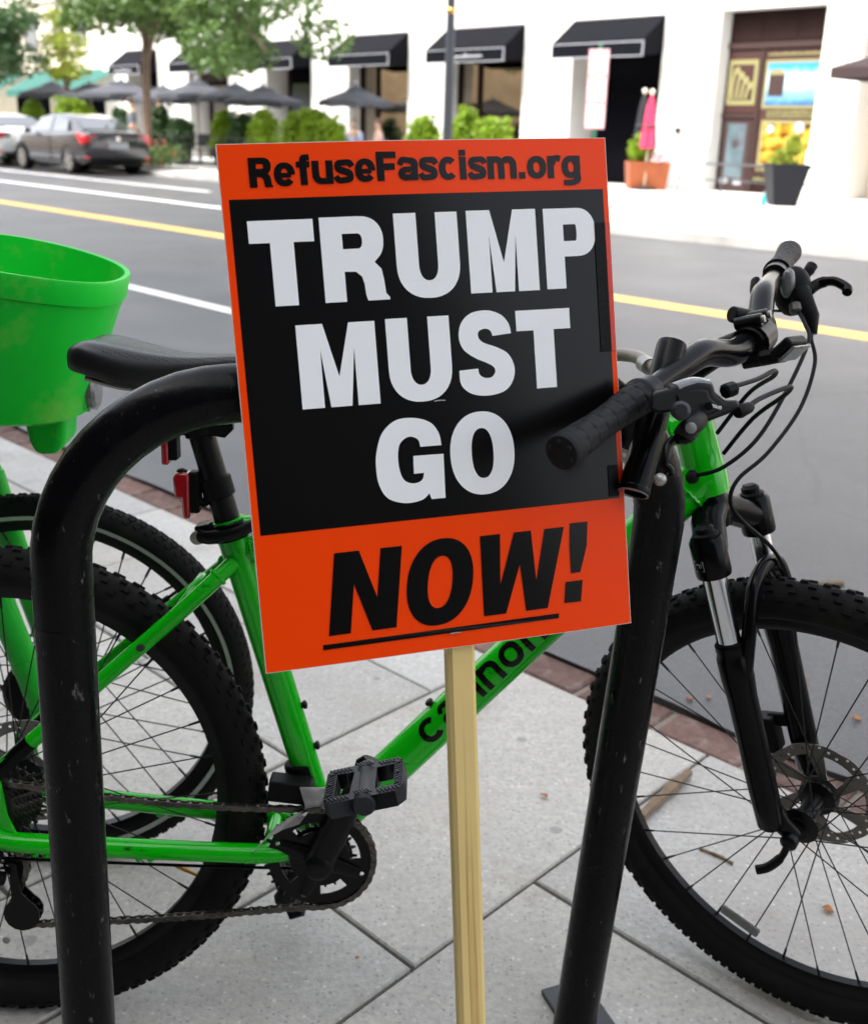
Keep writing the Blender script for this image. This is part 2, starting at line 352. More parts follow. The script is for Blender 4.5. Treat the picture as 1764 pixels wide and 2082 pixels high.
# litter on the pavement
def twig(pts, r, label):
    o = part('twig', MB().tube(cr(pts, 4), [r*(.8+.4*random.random()) for _ in range((len(pts)-1)*4+1)], 7), MT['twig']); tag(o, label, 'twig'); return o
twig([(.405, 1.72, .011), (.46, 1.79, .012), (.53, 1.875, .012)], .010, 'thick brown twig lying on the paving behind the front wheel')
twig([(.50, 1.64, .004), (.53, 1.62, .004), (.55, 1.60, .004)], .003, 'thin twig fragment on the paving inside the front wheel')
twig([(.95, 2.86, .008), (1.06, 2.87, .008), (1.2, 2.90, .008)], .009, 'pale straight twig lying on the asphalt near the right edge')
def leaf(x, y, sz, a, label, z=.004):
    m = MB(); n_ = 5
    for i in range(n_+1):
        u = i/n_; w_ = math.sin(math.pi*(u*.9+.05))*.42
        m.v += [Vector((u-.5, w_, .12*math.sin(u*5)+.18*w_)), Vector((u-.5, 0, .02)), Vector((u-.5, -w_, .1*math.cos(u*4)+.18*w_))]
    m.f += [(i*3+j, i*3+j+1, i*3+j+4, i*3+j+3) for i in range(n_) for j in (0, 1)]
    o = part('dry_leaf', m, MT['leaf_brown'], M=Matrix.Translation((x, y, z+.003)) @ Matrix.Rotation(a, 4, 'Z') @ Matrix.Diagonal((sz, sz, sz, 1)))
    s_ = o.modifiers.new('solid', 'SOLIDIFY'); s_.thickness = .02
    return tag(o, label, 'leaf')

leaf(.23, 1.791, 0.0169, 2.2, 'small orange leaf curl on the bare slab right of the wooden stake')
leaf(.60, 2.19, 0.0195, .6, 'dry leaf on the brick gutter seen through the front wheel, left of the fork')
leaf(.646, 2.20, 0.0156, 1.6, 'tiny dry leaf on the asphalt edge behind the fork leg')
leaf(.96, 2.12, 0.0228, .2, 'orange leaf on the bricks right of the brake disc')
leaf(.90, 2.30, 0.0195, 2.8, 'dry leaf on the asphalt above the brake disc')
leaf(.68, 1.482, 0.0195, -.6, 'dark dry leaf on the slab low inside the front wheel')
leaf(-.55, 3.55, 0.0325, .4, 'yellowish leaf on the asphalt beside the seat post')
leaf(-.10, 1.34, 0.0078, 1.1, 'tiny orange leaf bit in the slab joint corner')
# ------------------------------------------------------------------ bike rack
def rack():
    t = thing('bike_rack', 'scuffed black steel tube bike rack shaped like an upside-down U', 'bike rack', (-.398, .99, 0))
    O = Vector((-.398, .99, 0))
    L0, L1 = Vector((-.398, .99, 0)), Vector((-.371, .99, .795)); R0_, R1 = Vector((.2165, 1.19, 0)), Vector((.2646, 1.19, .795))
    u = Vector((R1.x-L1.x, R1.y-L1.y, 0)); W = u.length; u.normalize(); Z = Vector((0, 0, 1)); r = .175
    pts = [L0+Vector((0, 0, .006))] + [L0.lerp(L1, k/8) for k in range(1, 9)]
    for k in range(1, 13):
        a = math.pi/2*k/12; pts.append(L1+u*(r-r*math.cos(a))+Z*(r*math.sin(a)))
    for k in range(1, 5): pts.append(L1+u*(r+(W-2*r)*k/5)+Z*r)
    for k in range(0, 13):
        a = math.pi/2*(1-k/12); pts.append(R1-u*(r-r*math.cos(a))+Z*(r*math.sin(a)))
    pts += [R1.lerp(R0_, k/8) for k in range(1, 8)] + [R0_+Vector((0, 0, .006))]
    part('tube', MB().tube([p-O for p in pts], 0.0298, 36, up=(0, 1, 0)), MT['rack'], t)
    weld = MB()
    for P in (L0, R0_):
        B = P-O
        pl = part('base_plate', MB().box((0, 0, .005), (.072, .12, .010)), MT['plate'], t, Matrix.Translation(B+Vector((.020, .050, 0))) @ Matrix.Rotation(.38, 4, 'Z'), bevel=.002)
    # seam ring where the bend was joined to the left leg
    part('weld_ring', MB().lathe([(0.0298, -.003), (.0303, 0), (0.0298, .003)], L0.lerp(L1, .93)-O, (L1-L0), 36), MT['rack'], t)
    return t
rack()

# ------------------------------------------------------------------ lettering helpers
def arc(cx_, cy_, rx, ry, a0, a1, n=20, p=2.25):
    out = []
    for i in range(n+1):
        a = R(a0+(a1-a0)*i/n); c, s = math.cos(a), math.sin(a)
        out.append((cx_+rx*math.copysign(abs(c)**(2/p), c), cy_+ry*math.copysign(abs(s)**(2/p), s)))
    return out
def cap(ch, x0, x1, y0, y1, s, b):
    """closed contours of a heavy grotesque capital in the box x0..x1, y0..y1 (stem s, bar b)"""
    W, H = x1-x0, y1-y0; cx_ = (x0+x1)/2; cy_ = (y0+y1)/2
    X = lambda f: x0+W*f
    Y = lambda f: y0+H*f
    if ch == 'T': return [[(cx_-s/2, y0), (cx_+s/2, y0), (cx_+s/2, y1-b), (x1, y1-b), (x1, y1), (x0, y1), (x0, y1-b), (cx_-s/2, y1-b)]]
    if ch == 'U':
        ry = H*.40
        return [[(x0, y1)]+arc(cx_, y0+ry, W/2, ry, 180, 360)+[(x1, y1), (x1-s, y1)]+arc(cx_, y0+ry, W/2-s, ry-b*.82, 360, 180)+[(x0+s, y1)]]
    if ch in 'PR':
        m_ = .40 if ch == 'P' else .43; xr = x1 if ch == 'P' else X(.96); yb = Y(m_); rr = (y1-yb)/2; xc = xr-W*.36
        hb = yb+b*.88
        hole = [(x0+s, y1-b*.92), (xc-.04*W, y1-b*.92)]+arc(xc-.04*W, (hb+y1-b*.92)/2, xr-s-xc+.04*W, (y1-b*.92-hb)/2, 90, -90, 12)+[(x0+s, hb)]
        o = [(x0, y0), (x0, y1), (xc, y1)]+arc(xc, y1-rr, xr-xc, rr, 90, -90, 18)
        if ch == 'P': o += [(x0+s, yb), (x0+s, y0)]
        else:
            o = o[:-5]+[(X(.80), Y(.455)), (X(.90), Y(.37)), (X(.93), Y(.22)), (X(.945), Y(.08)), (X(1.0), Y(.028)), (x1, y0), (X(.66), y0), (X(.635), Y(.06)), (X(.62), Y(.2)), (X(.59), Y(.29)), (X(.5), Y(.35)), (x0+s, Y(.355)), (x0+s, y0)]
        return [o, hole]
    if ch == 'M': return [[(x0, y0), (x0, y1), (X(.335), y1), (cx_, Y(.36)), (X(.665), y1), (x1, y1), (x1, y0), (x1-s, y0), (x1-s, Y(.70)), (X(.635), y0), (X(.365), y0), (x0+s, Y(.70)), (x0+s, y0)]]
    if ch == 'N': return [[(x0, y0), (x0, y1), (X(.36), y1), (x1-s, Y(.40)), (x1-s, y1), (x1, y1), (x1, y0), (X(.64), y0), (x0+s, Y(.60)), (x0+s, y0)]]
    if ch == 'O': return [arc(cx_, cy_, W/2, H/2, 0, 360, 56, 2.2)[:-1], arc(cx_, cy_, W/2-s, H/2-b*.86, 0, 360, 40, 2.3)[:-1]]
    if ch == 'W':
        return [[(X(.12), y0), (x0, y1), (X(.235), y1), (X(.285), Y(.36)), (X(.40), y1), (X(.60), y1), (X(.715), Y(.36)), (X(.765), y1), (x1, y1), (X(.88), y0), (X(.62), y0), (X(.5), Y(.60)), (X(.38), y0)]]
    if ch == 'G':
        o = arc(cx_, cy_, W/2, H/2, 22, 318, 44, 2.2); i_ = arc(cx_, cy_, W/2-s, H/2-b*.86, 300, 22, 34, 2.3)
        return [o+[(X(.80), Y(.12)), (X(.83), Y(.015)), (x1, Y(.015)), (x1, Y(.535)), (X(.53), Y(.535)), (X(.53), Y(.345)), (X(.71), Y(.345)), (X(.68), Y(.25))]+i_]
    if ch == 'F': return [[(x0, y0), (x0, y1), (x1, y1), (x1, y1-b), (x0+s, y1-b), (x0+s, Y(.60)), (X(.92), Y(.60)), (X(.92), Y(.60)-b), (x0+s, Y(.60)-b), (x0+s, y0)]]
    return []
def stroke(pts, w0, sm=8):
    """outline of a stroke of width w0 (or list of widths) along a smooth centre line"""
    P = [Vector((p[0], p[1], 0)) for p in pts]
    ws = list(w0) if hasattr(w0, '__len__') else [w0]*len(P)
    if sm:
        WV = cr([(w_, 0, 0) for w_ in ws], sm); P = cr(P, sm); ws = [q.x for q in WV]
    Lf, Rt = [], []
    for i, p in enumerate(P):
        t = (P[min(i+1, len(P)-1)]-P[max(i-1, 0)]).normalized(); n_ = Vector((-t.y, t.x, 0))*ws[i]/2
        Lf.append(p+n_); Rt.append(p-n_)
    return Lf, Rt
def glyph_strokes(ch, x, w, xh, ch_, sv, sh):
    """strokes (centre line, width(s), smoothing) of a lower-case letter, left edge x, width w, x-height xh"""
    cx_ = x+w/2; rx = w/2-sv/2; ry = xh/2-sh/2; cy_ = xh/2
    def A(a0, a1, n=14, rx_=rx, ry_=ry, cx2=cx_, cy2=cy_): return arc(cx2, cy2, rx_, ry_, a0, a1, n, 2.2)
    def wd(pts, c2=None):   # thinner where the stroke runs level
        out = []
        for i in range(len(pts)):
            a, b = pts[max(i-1, 0)], pts[min(i+1, len(pts)-1)]
            d = math.hypot(b[0]-a[0], b[1]-a[1]) or 1; f = abs(b[1]-a[1])/d; out.append(sh+(sv-sh)*f)
        return out
    S = []
    def ad(p, w_=None): S.append((p, wd(p) if w_ is None else w_, 0))
    if ch == 'o': ad(A(0, 360, 36))
    elif ch == 'c': ad(A(42, 318, 30))
    elif ch == 'e': ad(A(-2, 322, 32)); ad([(x+sv*.6, xh*.46), (x+w-sv*.6, xh*.46)], sh*.8)
    elif ch == 's':
        p = [(x+w*.93, xh*.70), (x+w*.80, xh*.86), (x+w*.5, xh-sh/2), (x+w*.2, xh*.83), (x+w*.22, xh*.62), (x+w*.5, xh*.51), (x+w*.78, xh*.40), (x+w*.80, xh*.18), (x+w*.5, sh/2), (x+w*.2, xh*.13), (x+w*.06, xh*.30)]
        S.append((p, [sv*.8, sv*.85, sh, sv*.85, sv*.95, sh*1.15, sv*.95, sv*.85, sh, sv*.85, sv*.8], 6))
    elif ch == 'u': ad([(x+sv/2, xh), (x+sv/2, xh*.42)], sv); ad(A(180, 300, 12, cy2=xh*.42, ry_=xh*.42-sh/2)); ad([(x+w-sv/2, xh), (x+w-sv/2, 0)], sv)
    elif ch == 'n': ad([(x+sv/2, xh), (x+sv/2, 0)], sv); ad(A(140, 0, 14, cy2=xh*.58, ry_=xh*.42-sh/2)); ad([(x+w-sv/2, xh*.6), (x+w-sv/2, 0)], sv)
    elif ch == 'm':
        h_ = w*.58
        ad([(x+sv/2, xh), (x+sv/2, 0)], sv)
        for k in (0, 1):
            x0_ = x+k*(w-h_); ad(A(140, 0, 12, rx_=h_/2-sv/2, cx2=x0_+h_/2, cy2=xh*.58, ry_=xh*.42-sh/2)); ad([(x0_+h_-sv/2, xh*.6), (x0_+h_-sv/2, 0)], sv)
    elif ch == 'r': ad([(x+sv/2, xh), (x+sv/2, 0)], sv); p = [(x+sv*.8, xh*.62), (x+w*.62, xh*.90), (x+w, xh-sh*.55)]; S.append((p, [sh*.9, sh, sh*1.1], 5))
    elif ch == 'f': p = [(x+w*.95, ch_-sh/2), (x+w*.62, ch_-sh*.62), (x+w*.5, ch_*.78), (x+w*.5, 0)]; S.append((p, [sh, sh*1.1, sv, sv], 6)); ad([(x, xh-sh/2), (x+w*.95, xh-sh/2)], sh)
    elif ch == 'i': ad([(x+w/2, 0), (x+w/2, xh)], sv); ad([(x+w/2, ch_-sh), (x+w/2, ch_)], sv)
    elif ch == 'l': ad([(x+w/2, 0), (x+w/2, ch_)], sv)
    elif ch == '.': ad([(x+w/2, 0), (x+w/2, sv*.95)], sv)
    elif ch == 'a':
        p = [(x+w*.10, xh*.68), (x+w*.22, xh*.88), (x+w*.5, xh-sh/2), (x+w-sv*.55, xh*.78), (x+w-sv/2, xh*.5), (x+w-sv/2, 0)]; S.append((p, [sv*.8, sv*.85, sh, sv, sv, sv], 6))
        ad(arc(x+w*.48, xh*.30, w*.48-sv/2, xh*.30-sh/2, 60, 330, 18, 2.1))
    elif ch == 'd': ad(A(0, 360, 32)); ad([(x+w-sv/2, 0), (x+w-sv/2, ch_)], sv)
    elif ch == 'g':
        ad(A(0, 360, 32)); p = [(x+w-sv/2, xh), (x+w-sv/2, xh*.2), (x+w-sv/2, -xh*.08), (x+w*.55, -xh*.28+sh*.3), (x+w*.08, -xh*.20)]; S.append((p, [sv, sv, sv, sh, sh], 6))
    return S
def strokes_mesh(mb, strokes, fmap, nsub=1):
    k = 0
    for pts, ws, sm in strokes:
        if len(pts) == 2:   # cut straight stems so that they can follow a curved surface
            q0, q1 = pts; pts = [(lerp(q0[0], q1[0], i/10), lerp(q0[1], q1[1], i/10)) for i in range(11)]; ws = [ws[0]]*11 if hasattr(ws, '__len__') else [ws]*11
        Lf, Rt = stroke(pts, ws, sm); b = len(mb.v); m_ = len(Lf); k += 1
        for a, c in zip(Lf, Rt):
            for j in range(nsub+1):
                q = a.lerp(c, j/nsub); mb.v.append(Vector(fmap(q.x, q.y, k)))
        mb.f += [(b+i*(nsub+1)+j, b+i*(nsub+1)+j+1, b+(i+1)*(nsub+1)+j+1, b+(i+1)*(nsub+1)+j) for i in range(m_-1) for j in range(nsub)]
    return mb
def fill2d(name, contours, extrude=0.):
    cu = bpy.data.curves.new(name, 'CURVE'); cu.dimensions = '2D'; cu.fill_mode = 'BOTH'; cu.extrude = extrude
    for c in contours:
        sp = cu.splines.new('POLY'); sp.points.add(len(c)-1); sp.use_cyclic_u = True
        for p, q in zip(sp.points, c): p.co = (q[0], q[1], 0, 1)
    o = bpy.data.objects.new(name, cu); COL.objects.link(o)
    bpy.context.view_layer.update()
    me = bpy.data.meshes.new_from_object(o.evaluated_get(bpy.context.evaluated_depsgraph_get())); me.name = name
    bpy.data.objects.remove(o); bpy.data.curves.remove(cu)
    me.materials.clear(); return me

# ------------------------------------------------------------------ protest sign
def sign():
    mm = .001
    base = Vector((.0756, .832, 0))
    t = thing('protest_sign', 'orange and black printed placard on a pine stake leaning on the rack', 'sign', base)
    O = Vector((-.16052, .93983, .71346)); ux = Vector((.96124, .27300, .03854)); uz = Vector((.25563, -.93485, .24636)).normalized()
    uy = uz.cross(ux).normalized(); ux = uy.cross(uz).normalized()
    Ms = Matrix(((ux.x, uy.x, uz.x, O.x-base.x), (ux.y, uy.y, uz.y, O.y-base.y), (ux.z, uy.z, uz.z, O.z-base.z), (0, 0, 0, 1)))
    W, H = .3917, .5067
    # gently bowed card: the top edge springs forward a little, the lower right corner back
    def warp(x, y): return .004*(y/H)**2*math.sin(math.pi*x/W) - .0035*(x/W)**3*(1-y/H)**2 + .0004*math.sin(9*y+3*x*8)
    nx, ny = 14, 18
    def sheet(x0, x1, y0, y1, z0, z1=None):
        m = MB(); g_ = lambda i, j: (lerp(x0, x1, i/nx), lerp(y0, y1, j/ny))
        for zz in ([z0] if z1 is None else [z0, z1]):
            b = len(m.v)
            for j in range(ny+1):
                for i in range(nx+1):
                    x, y = g_(i, j); m.v.append(Vector((x, y, zz+warp(x, y))))
            m.f += [tuple((b+j*(nx+1)+i, b+j*(nx+1)+i+1, b+(j+1)*(nx+1)+i+1, b+(j+1)*(nx+1)+i)[::(1 if zz == z0 else 1)]) for j in range(ny) for i in range(nx)]
        if z1 is not None:
            K = (nx+1)*(ny+1); e = [i for i in range(nx+1)]+[j*(nx+1)+nx for j in range(1, ny+1)]+[ny*(nx+1)+i for i in range(nx-1, -1, -1)]+[j*(nx+1) for j in range(ny-1, 0, -1)]
            m.f += [(a, b_, b_+K, a+K) for a, b_ in zip(e, e[1:]+e[:1])]
        return m
    board = part('board', sheet(0, W, 0, H, -.0045, 0), MT['board'], t, Ms)
    face = part('printed_face', sheet(.0006, W-.0006, .0006, H-.0006, .0003), MT['orange'], board)
    blk = part('black_panel', sheet(7.3*mm, 385.7*mm, 136.6*mm, 455.5*mm, .0006), MT['signblack'], board)
    def letters(name, contours, m, z, dx=0):
        me = fill2d(name, [[(x*mm, y*mm) for x, y in c] for c in contours])
        for v in me.vertices: v.co.z = z+warp(v.co.x, v.co.y)
        # drop the duplicate back face that a filled flat curve may carry
        return link(name, me, m, board)
    def fine(c):   # subdivide long edges so that the print follows the bow of the card
        out = []
        for a, b in zip(c, c[1:]+c[:1]):
            n_ = max(1, int(math.hypot(b[0]-a[0], b[1]-a[1])/12))
            out += [(lerp(a[0], b[0], k/n_), lerp(a[1], b[1], k/n_)) for k in range(n_)]
        return out
    S_A = [(276.0, 315.5), (273.9, 325.5), (266.0, 334.8), (251.7, 339.7), (234.7, 337.7), (223.7, 328.2), (220.6, 313.9), (225.0, 301.7), (236.9, 292.7), (247.8, 287.7), (254.9, 283.2), (256.5, 278.3), (252.7, 273.2), (245.6, 272.6), (239.9, 276.2), (238.7, 282.4)]
    S_B = [(218.7, 281.6), (219.9, 267.3), (230.1, 257.8), (246.8, 254.7), (265.0, 258.0), (274.9, 268.2), (277.3, 281.8), (271.7, 294.8), (260.3, 302.2), (246.5, 307.6), (241.0, 313.2), (242.0, 319.5), (248.7, 321.6), (253.9, 319.4), (256.0, 314.0)]
    G_A = [(194.7, 208.9), (192.8, 221.1), (184.9, 232.4), (168.8, 238.2), (149.6, 237.3), (135.0, 225.7), (128.1, 207.7), (126.3, 192.0), (128.1, 174.5), (136.4, 160.3), (153.7, 154.1), (170.5, 155.7), (178.7, 161.7)]
    G_B = [(174.8, 182.8), (172.1, 175.8), (163.6, 173.1), (154.2, 176.9), (150.1, 187.2), (149.3, 200.6), (151.6, 212.4), (157.6, 218.6), (164.6, 219.9), (171.1, 216.2), (172.8, 209.1)]
    sm2 = lambda c: [(q.x, q.y) for q in cr([(x, y, 0) for x, y in c], 5)]
    def row(name, spec, m, z, s, b, slant=0, y00=0):
        for ch, x0, x1, y0, y1 in spec:
            if ch == 'S': c = [sm2(S_A)+sm2(S_B)]
            elif ch == 'G': c = [sm2(G_A)+[(180.5, 155.6), (195, 155.5), (196.2, 200.1), (164.9, 200.6), (164.3, 182.7)]+sm2(G_B)]
            else: c = cap(ch, x0, x1, y0, y1, s-(1.5 if ch in 'PR' else 0), b-(3.5 if ch in 'PR' else 0))
            letters(name, [fine([(x+slant*(y-y00), y) for x, y in k]) for k in c], m, z)
    row('white_letter', [('T', 22, 84, 354.8, 435.2), ('R', 90, 153.8, 355.5, 436), ('U', 162.7, 227.2, 354.8, 437.3), ('M', 236.7, 310, 357, 437.7), ('P', 318.2, 374.5, 357.3, 437.3)], MT['signwhite'], .0014, 22.5, 21)
    row('white_letter', [('M', 58.8, 136.1, 255.1, 335.8), ('U', 146.9, 211.5, 253.7, 336.8), ('S', 219.5, 277.5, 253.8, 340), ('T', 281.9, 340.7, 258, 337.5)], MT['signwhite'], .0014, 22, 20.5)
    row('white_letter', [('G', 127, 195.2, 153.5, 238.4), ('O', 203.2, 271.3, 155, 239.4)], MT['signwhite'], .0014, 22.5, 19.5)
    row('black_letter', [('N', 65, 134, 29.6, 111.6), ('O', 142, 212, 26, 114.5), ('W', 216, 308, 29, 112.5)], MT['signblack'], .0010, 22, 20.5, slant=.15, y00=29)
    letters('exclamation_stroke', [fine([(327.4, 115.4), (347.5, 115.3), (345, 90), (336, 62.6), (325.4, 62.6), (325.6, 90)])], MT['signblack'], .0010)
    letters('exclamation_dot', [fine([(318.8, 54), (338.1, 54), (334.8, 31.4), (315.9, 31.8)])], MT['signblack'], .0010)
    letters('underline', [fine([(58, 16.1), (58.3, 21.2), (309.2, 21.7), (308.8, 16.6)])], MT['signblack'], .0010)
    # web address along the top
    txt = [('R', 22), ('e', 20), ('f', 13.5), ('u', 20), ('s', 18.5), ('e', 20), ('F', 19.5), ('a', 20), ('s', 18.5), ('c', 19), ('i', 8.5), ('s', 18.5), ('m', 30.5), ('.', 8.5), ('o', 20.5), ('r', 14), ('g', 20)]
    x = 28.; cs = []; st = []
    for ch, w_ in txt:
        y0 = lerp(465.9, 468.6, min(1, (x-28)/125)) if x < 153 else lerp(468.6, 467.2, (x-153)/208)
        if ch in 'RF': letters('small_letter', [fine(c) for c in cap(ch, x, x+w_, y0, y0+27.4, 7.2, 6.2)], MT['signblack'], .0010)
        else:
            st = [([(px, py+y0) for px, py in p], w2, sm) for p, w2, sm in glyph_strokes(ch, x, w_, 21.8, 28.4, 6.7, 5.5)]
            part('small_letter', strokes_mesh(MB(), st, lambda px, py, k: (px*mm, py*mm, .0010+.00003*k+warp(px*mm, py*mm))), MT['signblack'], board, ang=0)
        x += w_+1.4
    # staples through card and stake
    for sx, sy in ((197.5, 472.5), (196.5, 253.2), (194.8, 15.8)):
        part('staple', MB().tube(cr([((sx-6)*mm, sy*mm, -.002), ((sx-5.6)*mm, sy*mm, .0016), (sx*mm, (sy+.4)*mm, .0019), ((sx+5.6)*mm, sy*mm, .0016), ((sx+6)*mm, sy*mm, -.002)], 4), .0006, 6), MT['steel'], board)
    # strips of glossy tape over the edges
    part('tape_strip', sheet(373.5*mm, 385.2*mm, 290.6*mm, 421.8*mm, .0018), MT['tape'], board)
    part('tape_strip', sheet(385.9*mm, 391.0*mm, 290.6*mm, 421.8*mm, .0009), MT['tapeorange'], board)
    part('tape_strip', sheet(374.0*mm, 385.2*mm, 139*mm, 172*mm, .0018), MT['tape'], board)
    # stake, fixed behind the card
    b = Vector((.0, 0, 0)); bt = Vector((.0035, 1.1135, 1.145))-base
    d = (bt-b).normalized(); sx_ = (ux-d*ux.dot(d)).normalized(); sz_ = sx_.cross(d)
    hw, ht = .0146, .0095
    st_ = MB(); nseg = 12; ln = (bt-b).length
    for i in range(nseg+1):
        for p, q in [(-1, -1), (-1, .55), (-.72, .98), (.72, .98), (1, .55), (1, -1)]: st_.v.append(Vector((p*hw, q*ht, ln*i/nseg)))
    st_.f += [(i*6+k, (i+1)*6+k, (i+1)*6+(k+1) % 6, i*6+(k+1) % 6) for i in range(nseg) for k in range(6)]+[(0, 1, 2, 3, 4, 5), tuple(nseg*6+k for k in (5, 4, 3, 2, 1, 0))]
    part('stake', st_, MT['wood'], t, Matrix(((sx_.x, sz_.x, d.x, 0), (sx_.y, sz_.y, d.y, 0), (sx_.z, sz_.z, d.z, 0), (0, 0, 0, 1))), ang=25)
    return t
sign()
# ------------------------------------------------------------------ wheels
def tyre_mb(R_, rs, knobs=True, n=96):
    m = MB(); c = R_-rs; k = 18
    for i in range(n):
        a = 2*math.pi*i/n
        for j in range(k):
            b = 2*math.pi*j/k; y = math.sin(b)*rs*1.02; rr = c+math.cos(b)*rs*(1.0 if math.cos(b) > 0 else .86)
            m.v.append(Vector((math.cos(a)*rr, y, math.sin(a)*rr)))
    m.f += [(i*k+j, i*k+(j+1) % k, ((i+1) % n)*k+(j+1) % k, ((i+1) % n)*k+j) for i in range(n) for j in range(k)]
    if knobs:
        rng = random.Random(3)
        rows = [(-58, 76, .0052, .0062, .0032, .25), (-36, 76, .0048, .0066, .0034, .75), (-12, 76, .0046, .0074, .0034, .0), (12, 76, .0046, .0074, .0034, .5), (36, 76, .0048, .0066, .0034, .25), (58, 76, .0052, .0062, .0032, .75)]
        for dg, cnt, la, lw, h, ph in rows:
            b = R(dg)
            for i in range(cnt):
                a = 2*math.pi*(i+ph)/cnt
                rad = Vector((math.cos(a), 0, math.sin(a))); tan = Vector((-math.sin(a), 0, math.cos(a))); ya = Vector((0, 1, 0))
                nrm = (rad*math.cos(b)+ya*math.sin(b)).normalized(); tr = (ya*math.cos(b)-rad*math.sin(b)).normalized()
                o = rad*c+nrm*rs
                vs = []
                for z, f in ((-.001, 1.1), (h, .86)):
                    for sx, sy in ((-1, -1), (1, -1), (1, 1), (-1, 1)): vs.append(o+nrm*z+tan*(sx*la*f*(1 if i % 2 else 1.15))+tr*(sy*lw*f*.5*(1.1 if i % 2 else .95)))
                m.add(vs, [(4, 5, 6, 7), (0, 1, 5, 4), (1, 2, 6, 5), (2, 3, 7, 6), (3, 0, 4, 7)])
    return m
def ring_mb(prof, n=96):  # prof in (radius, y)
    return MB().lathe(prof, axis=(0, 1, 0), n=n, closed=True)
def rotor_me(r1=.080, r0=.064):
    # brake disc: wavy rim, drilled holes, six curved arms to a small spider
    outer = []
    for i in range(120):
        a = 2*math.pi*i/120; outer.append(((r1-.0016*(1+math.cos(12*a))/2)*math.cos(a), (r1-.0016*(1+math.cos(12*a))/2)*math.sin(a)))
    cs = [outer]
    for k in range(36):
        a = 2*math.pi*k/36; rr = lerp(r0, r1, .25+.25*(k % 3)); cs.append([(rr*math.cos(a)+.0022*math.cos(2*math.pi*j/8), rr*math.sin(a)+.0022*math.sin(2*math.pi*j/8)) for j in range(8)])
    for k in range(6):
        a0 = 2*math.pi*k/6; c = []
        for j in range(9):
            a = a0+R(5)+R(40)*j/8; c.append((r0*.985*math.cos(a), r0*.985*math.sin(a)))
        for j in range(9):
            a = a0+R(28)-R(34)*j/8; c.append((.028*math.cos(a), .028*math.sin(a)))
        cs.append(c)
    cs.append([(.012*math.cos(2*math.pi*j/16), .012*math.sin(2*math.pi*j/16)) for j in range(16)])
    me = fill2d('brake_disc', cs, .0009)
    me.transform(Matrix.Rotation(R(90), 4, 'X')); return me
def make_wheel(parent, name, Mw, R_, rs, rim_r, meshes, rotor_y, nsp=32, hub_w=.034, fl=.022, cassette=False):
    """rim is the part; tyre, hub, disc and spokes hang on it"""
    w_ = .013
    if 'rim' not in meshes:
        meshes['rim'] = ring_mb([(rim_r, -.006), (rim_r, .006), (rim_r+.009, w_-.001), (rim_r+.021, w_), (rim_r+.021, w_-.003), (rim_r+.013, 0), (rim_r+.021, -w_+.003), (rim_r+.021, -w_), (rim_r+.009, -w_+.001)]).mesh('rim', 30)
        meshes['tyre'] = tyre_mb(R_, rs).mesh('tyre', 40)
        for k, sgn in (('spA', 1), ('spB', -1)):
            for side in (-1, 1):
                a = R(66)*sgn; p0 = Vector((fl*math.sin(a), side*hub_w, fl*math.cos(a))); p1 = Vector((0, side*.003, rim_r+.001)); d = (p1-p0).normalized()
                mb = MB().tube([p0-d*.002, p1-d*.016], .0010, 6).tube([p1-d*.017, p1], [.0017, .0021], 6)
                meshes[k+str(side)] = mb.mesh('spoke', 0)
    rim = link(name, meshes['rim'], MT['blackmetal'], parent, Mw)
    link('tyre', meshes['tyre'], MT['rubber'], rim)
    hub = MB().lathe([(.0095, -.05), (.0095, -.043), (.016, -.043), (.016, -.039), (.026, -.036), (.026, -.032), (.014, -.026), (.0125, 0), (.014, .026), (.026, .032), (.026, .036), (.018, .039), (.018, .046), (.0095, .046), (.0095, .05)], axis=(0, 1, 0), n=24)
    part('hub', hub, MT['blackmetal'], rim, ang=30)
    if 'rotor' not in meshes: meshes['rotor'] = rotor_me()
    link('brake_disc', meshes['rotor'], MT['rotor'], rim, Matrix.Translation((0, rotor_y, 0)) @ Matrix.Rotation(.4, 4, 'Y'))
    per = nsp//4
    for q in range(per):
        for j, k in enumerate(('spA-1', 'spB1', 'spB-1', 'spA1')):
            ang_ = 2*math.pi*(q*4+j)/nsp
            link('spoke', meshes[k], MT['spoke'], rim, Matrix.Rotation(ang_, 4, 'Y'))
    return rim

# ------------------------------------------------------------------ green mountain bike
BIKE = thing('mountain_bike', 'bright green mountain bike with disc brakes and suspension fork parked behind the rack', 'bicycle', (-.568, 1.236, 0))
BIKE.rotation_euler = (-.093, 0, R(.7))
def bp(name, mb, m, parent=None, **k): return part(name, mb, MT[m], parent or BIKE, **k)
# steering axis and the two turned frames (fork and handlebar)
AX_A = R(72.8); AX0 = Vector((.921, 0, .80)); AXD = Vector((-math.cos(AX_A), 0, math.sin(AX_A))); AXN = Vector((math.sin(AX_A), 0, math.cos(AX_A)))
def SP(deg):
    Rm = Matrix.Rotation(R(deg), 3, AXD)
    return lambda a, o, y: AX0 + Rm @ (AXD*a + AXN*o + Vector((0, y, 0)))
FK = SP(-39.); HB = SP(-33.)
def frame_M(fn, a, o, y):   # matrix with x forward, y left, z up the steering axis
    c = fn(a, o, y); x = fn(a, o+1, y)-c; yy = fn(a, o, y+1)-c; z = fn(a+1, o, y)-c
    return Matrix(((x.x, yy.x, z.x, c.x), (x.y, yy.y, z.y, c.y), (x.z, yy.z, z.z, c.z), (0, 0, 0, 1)))

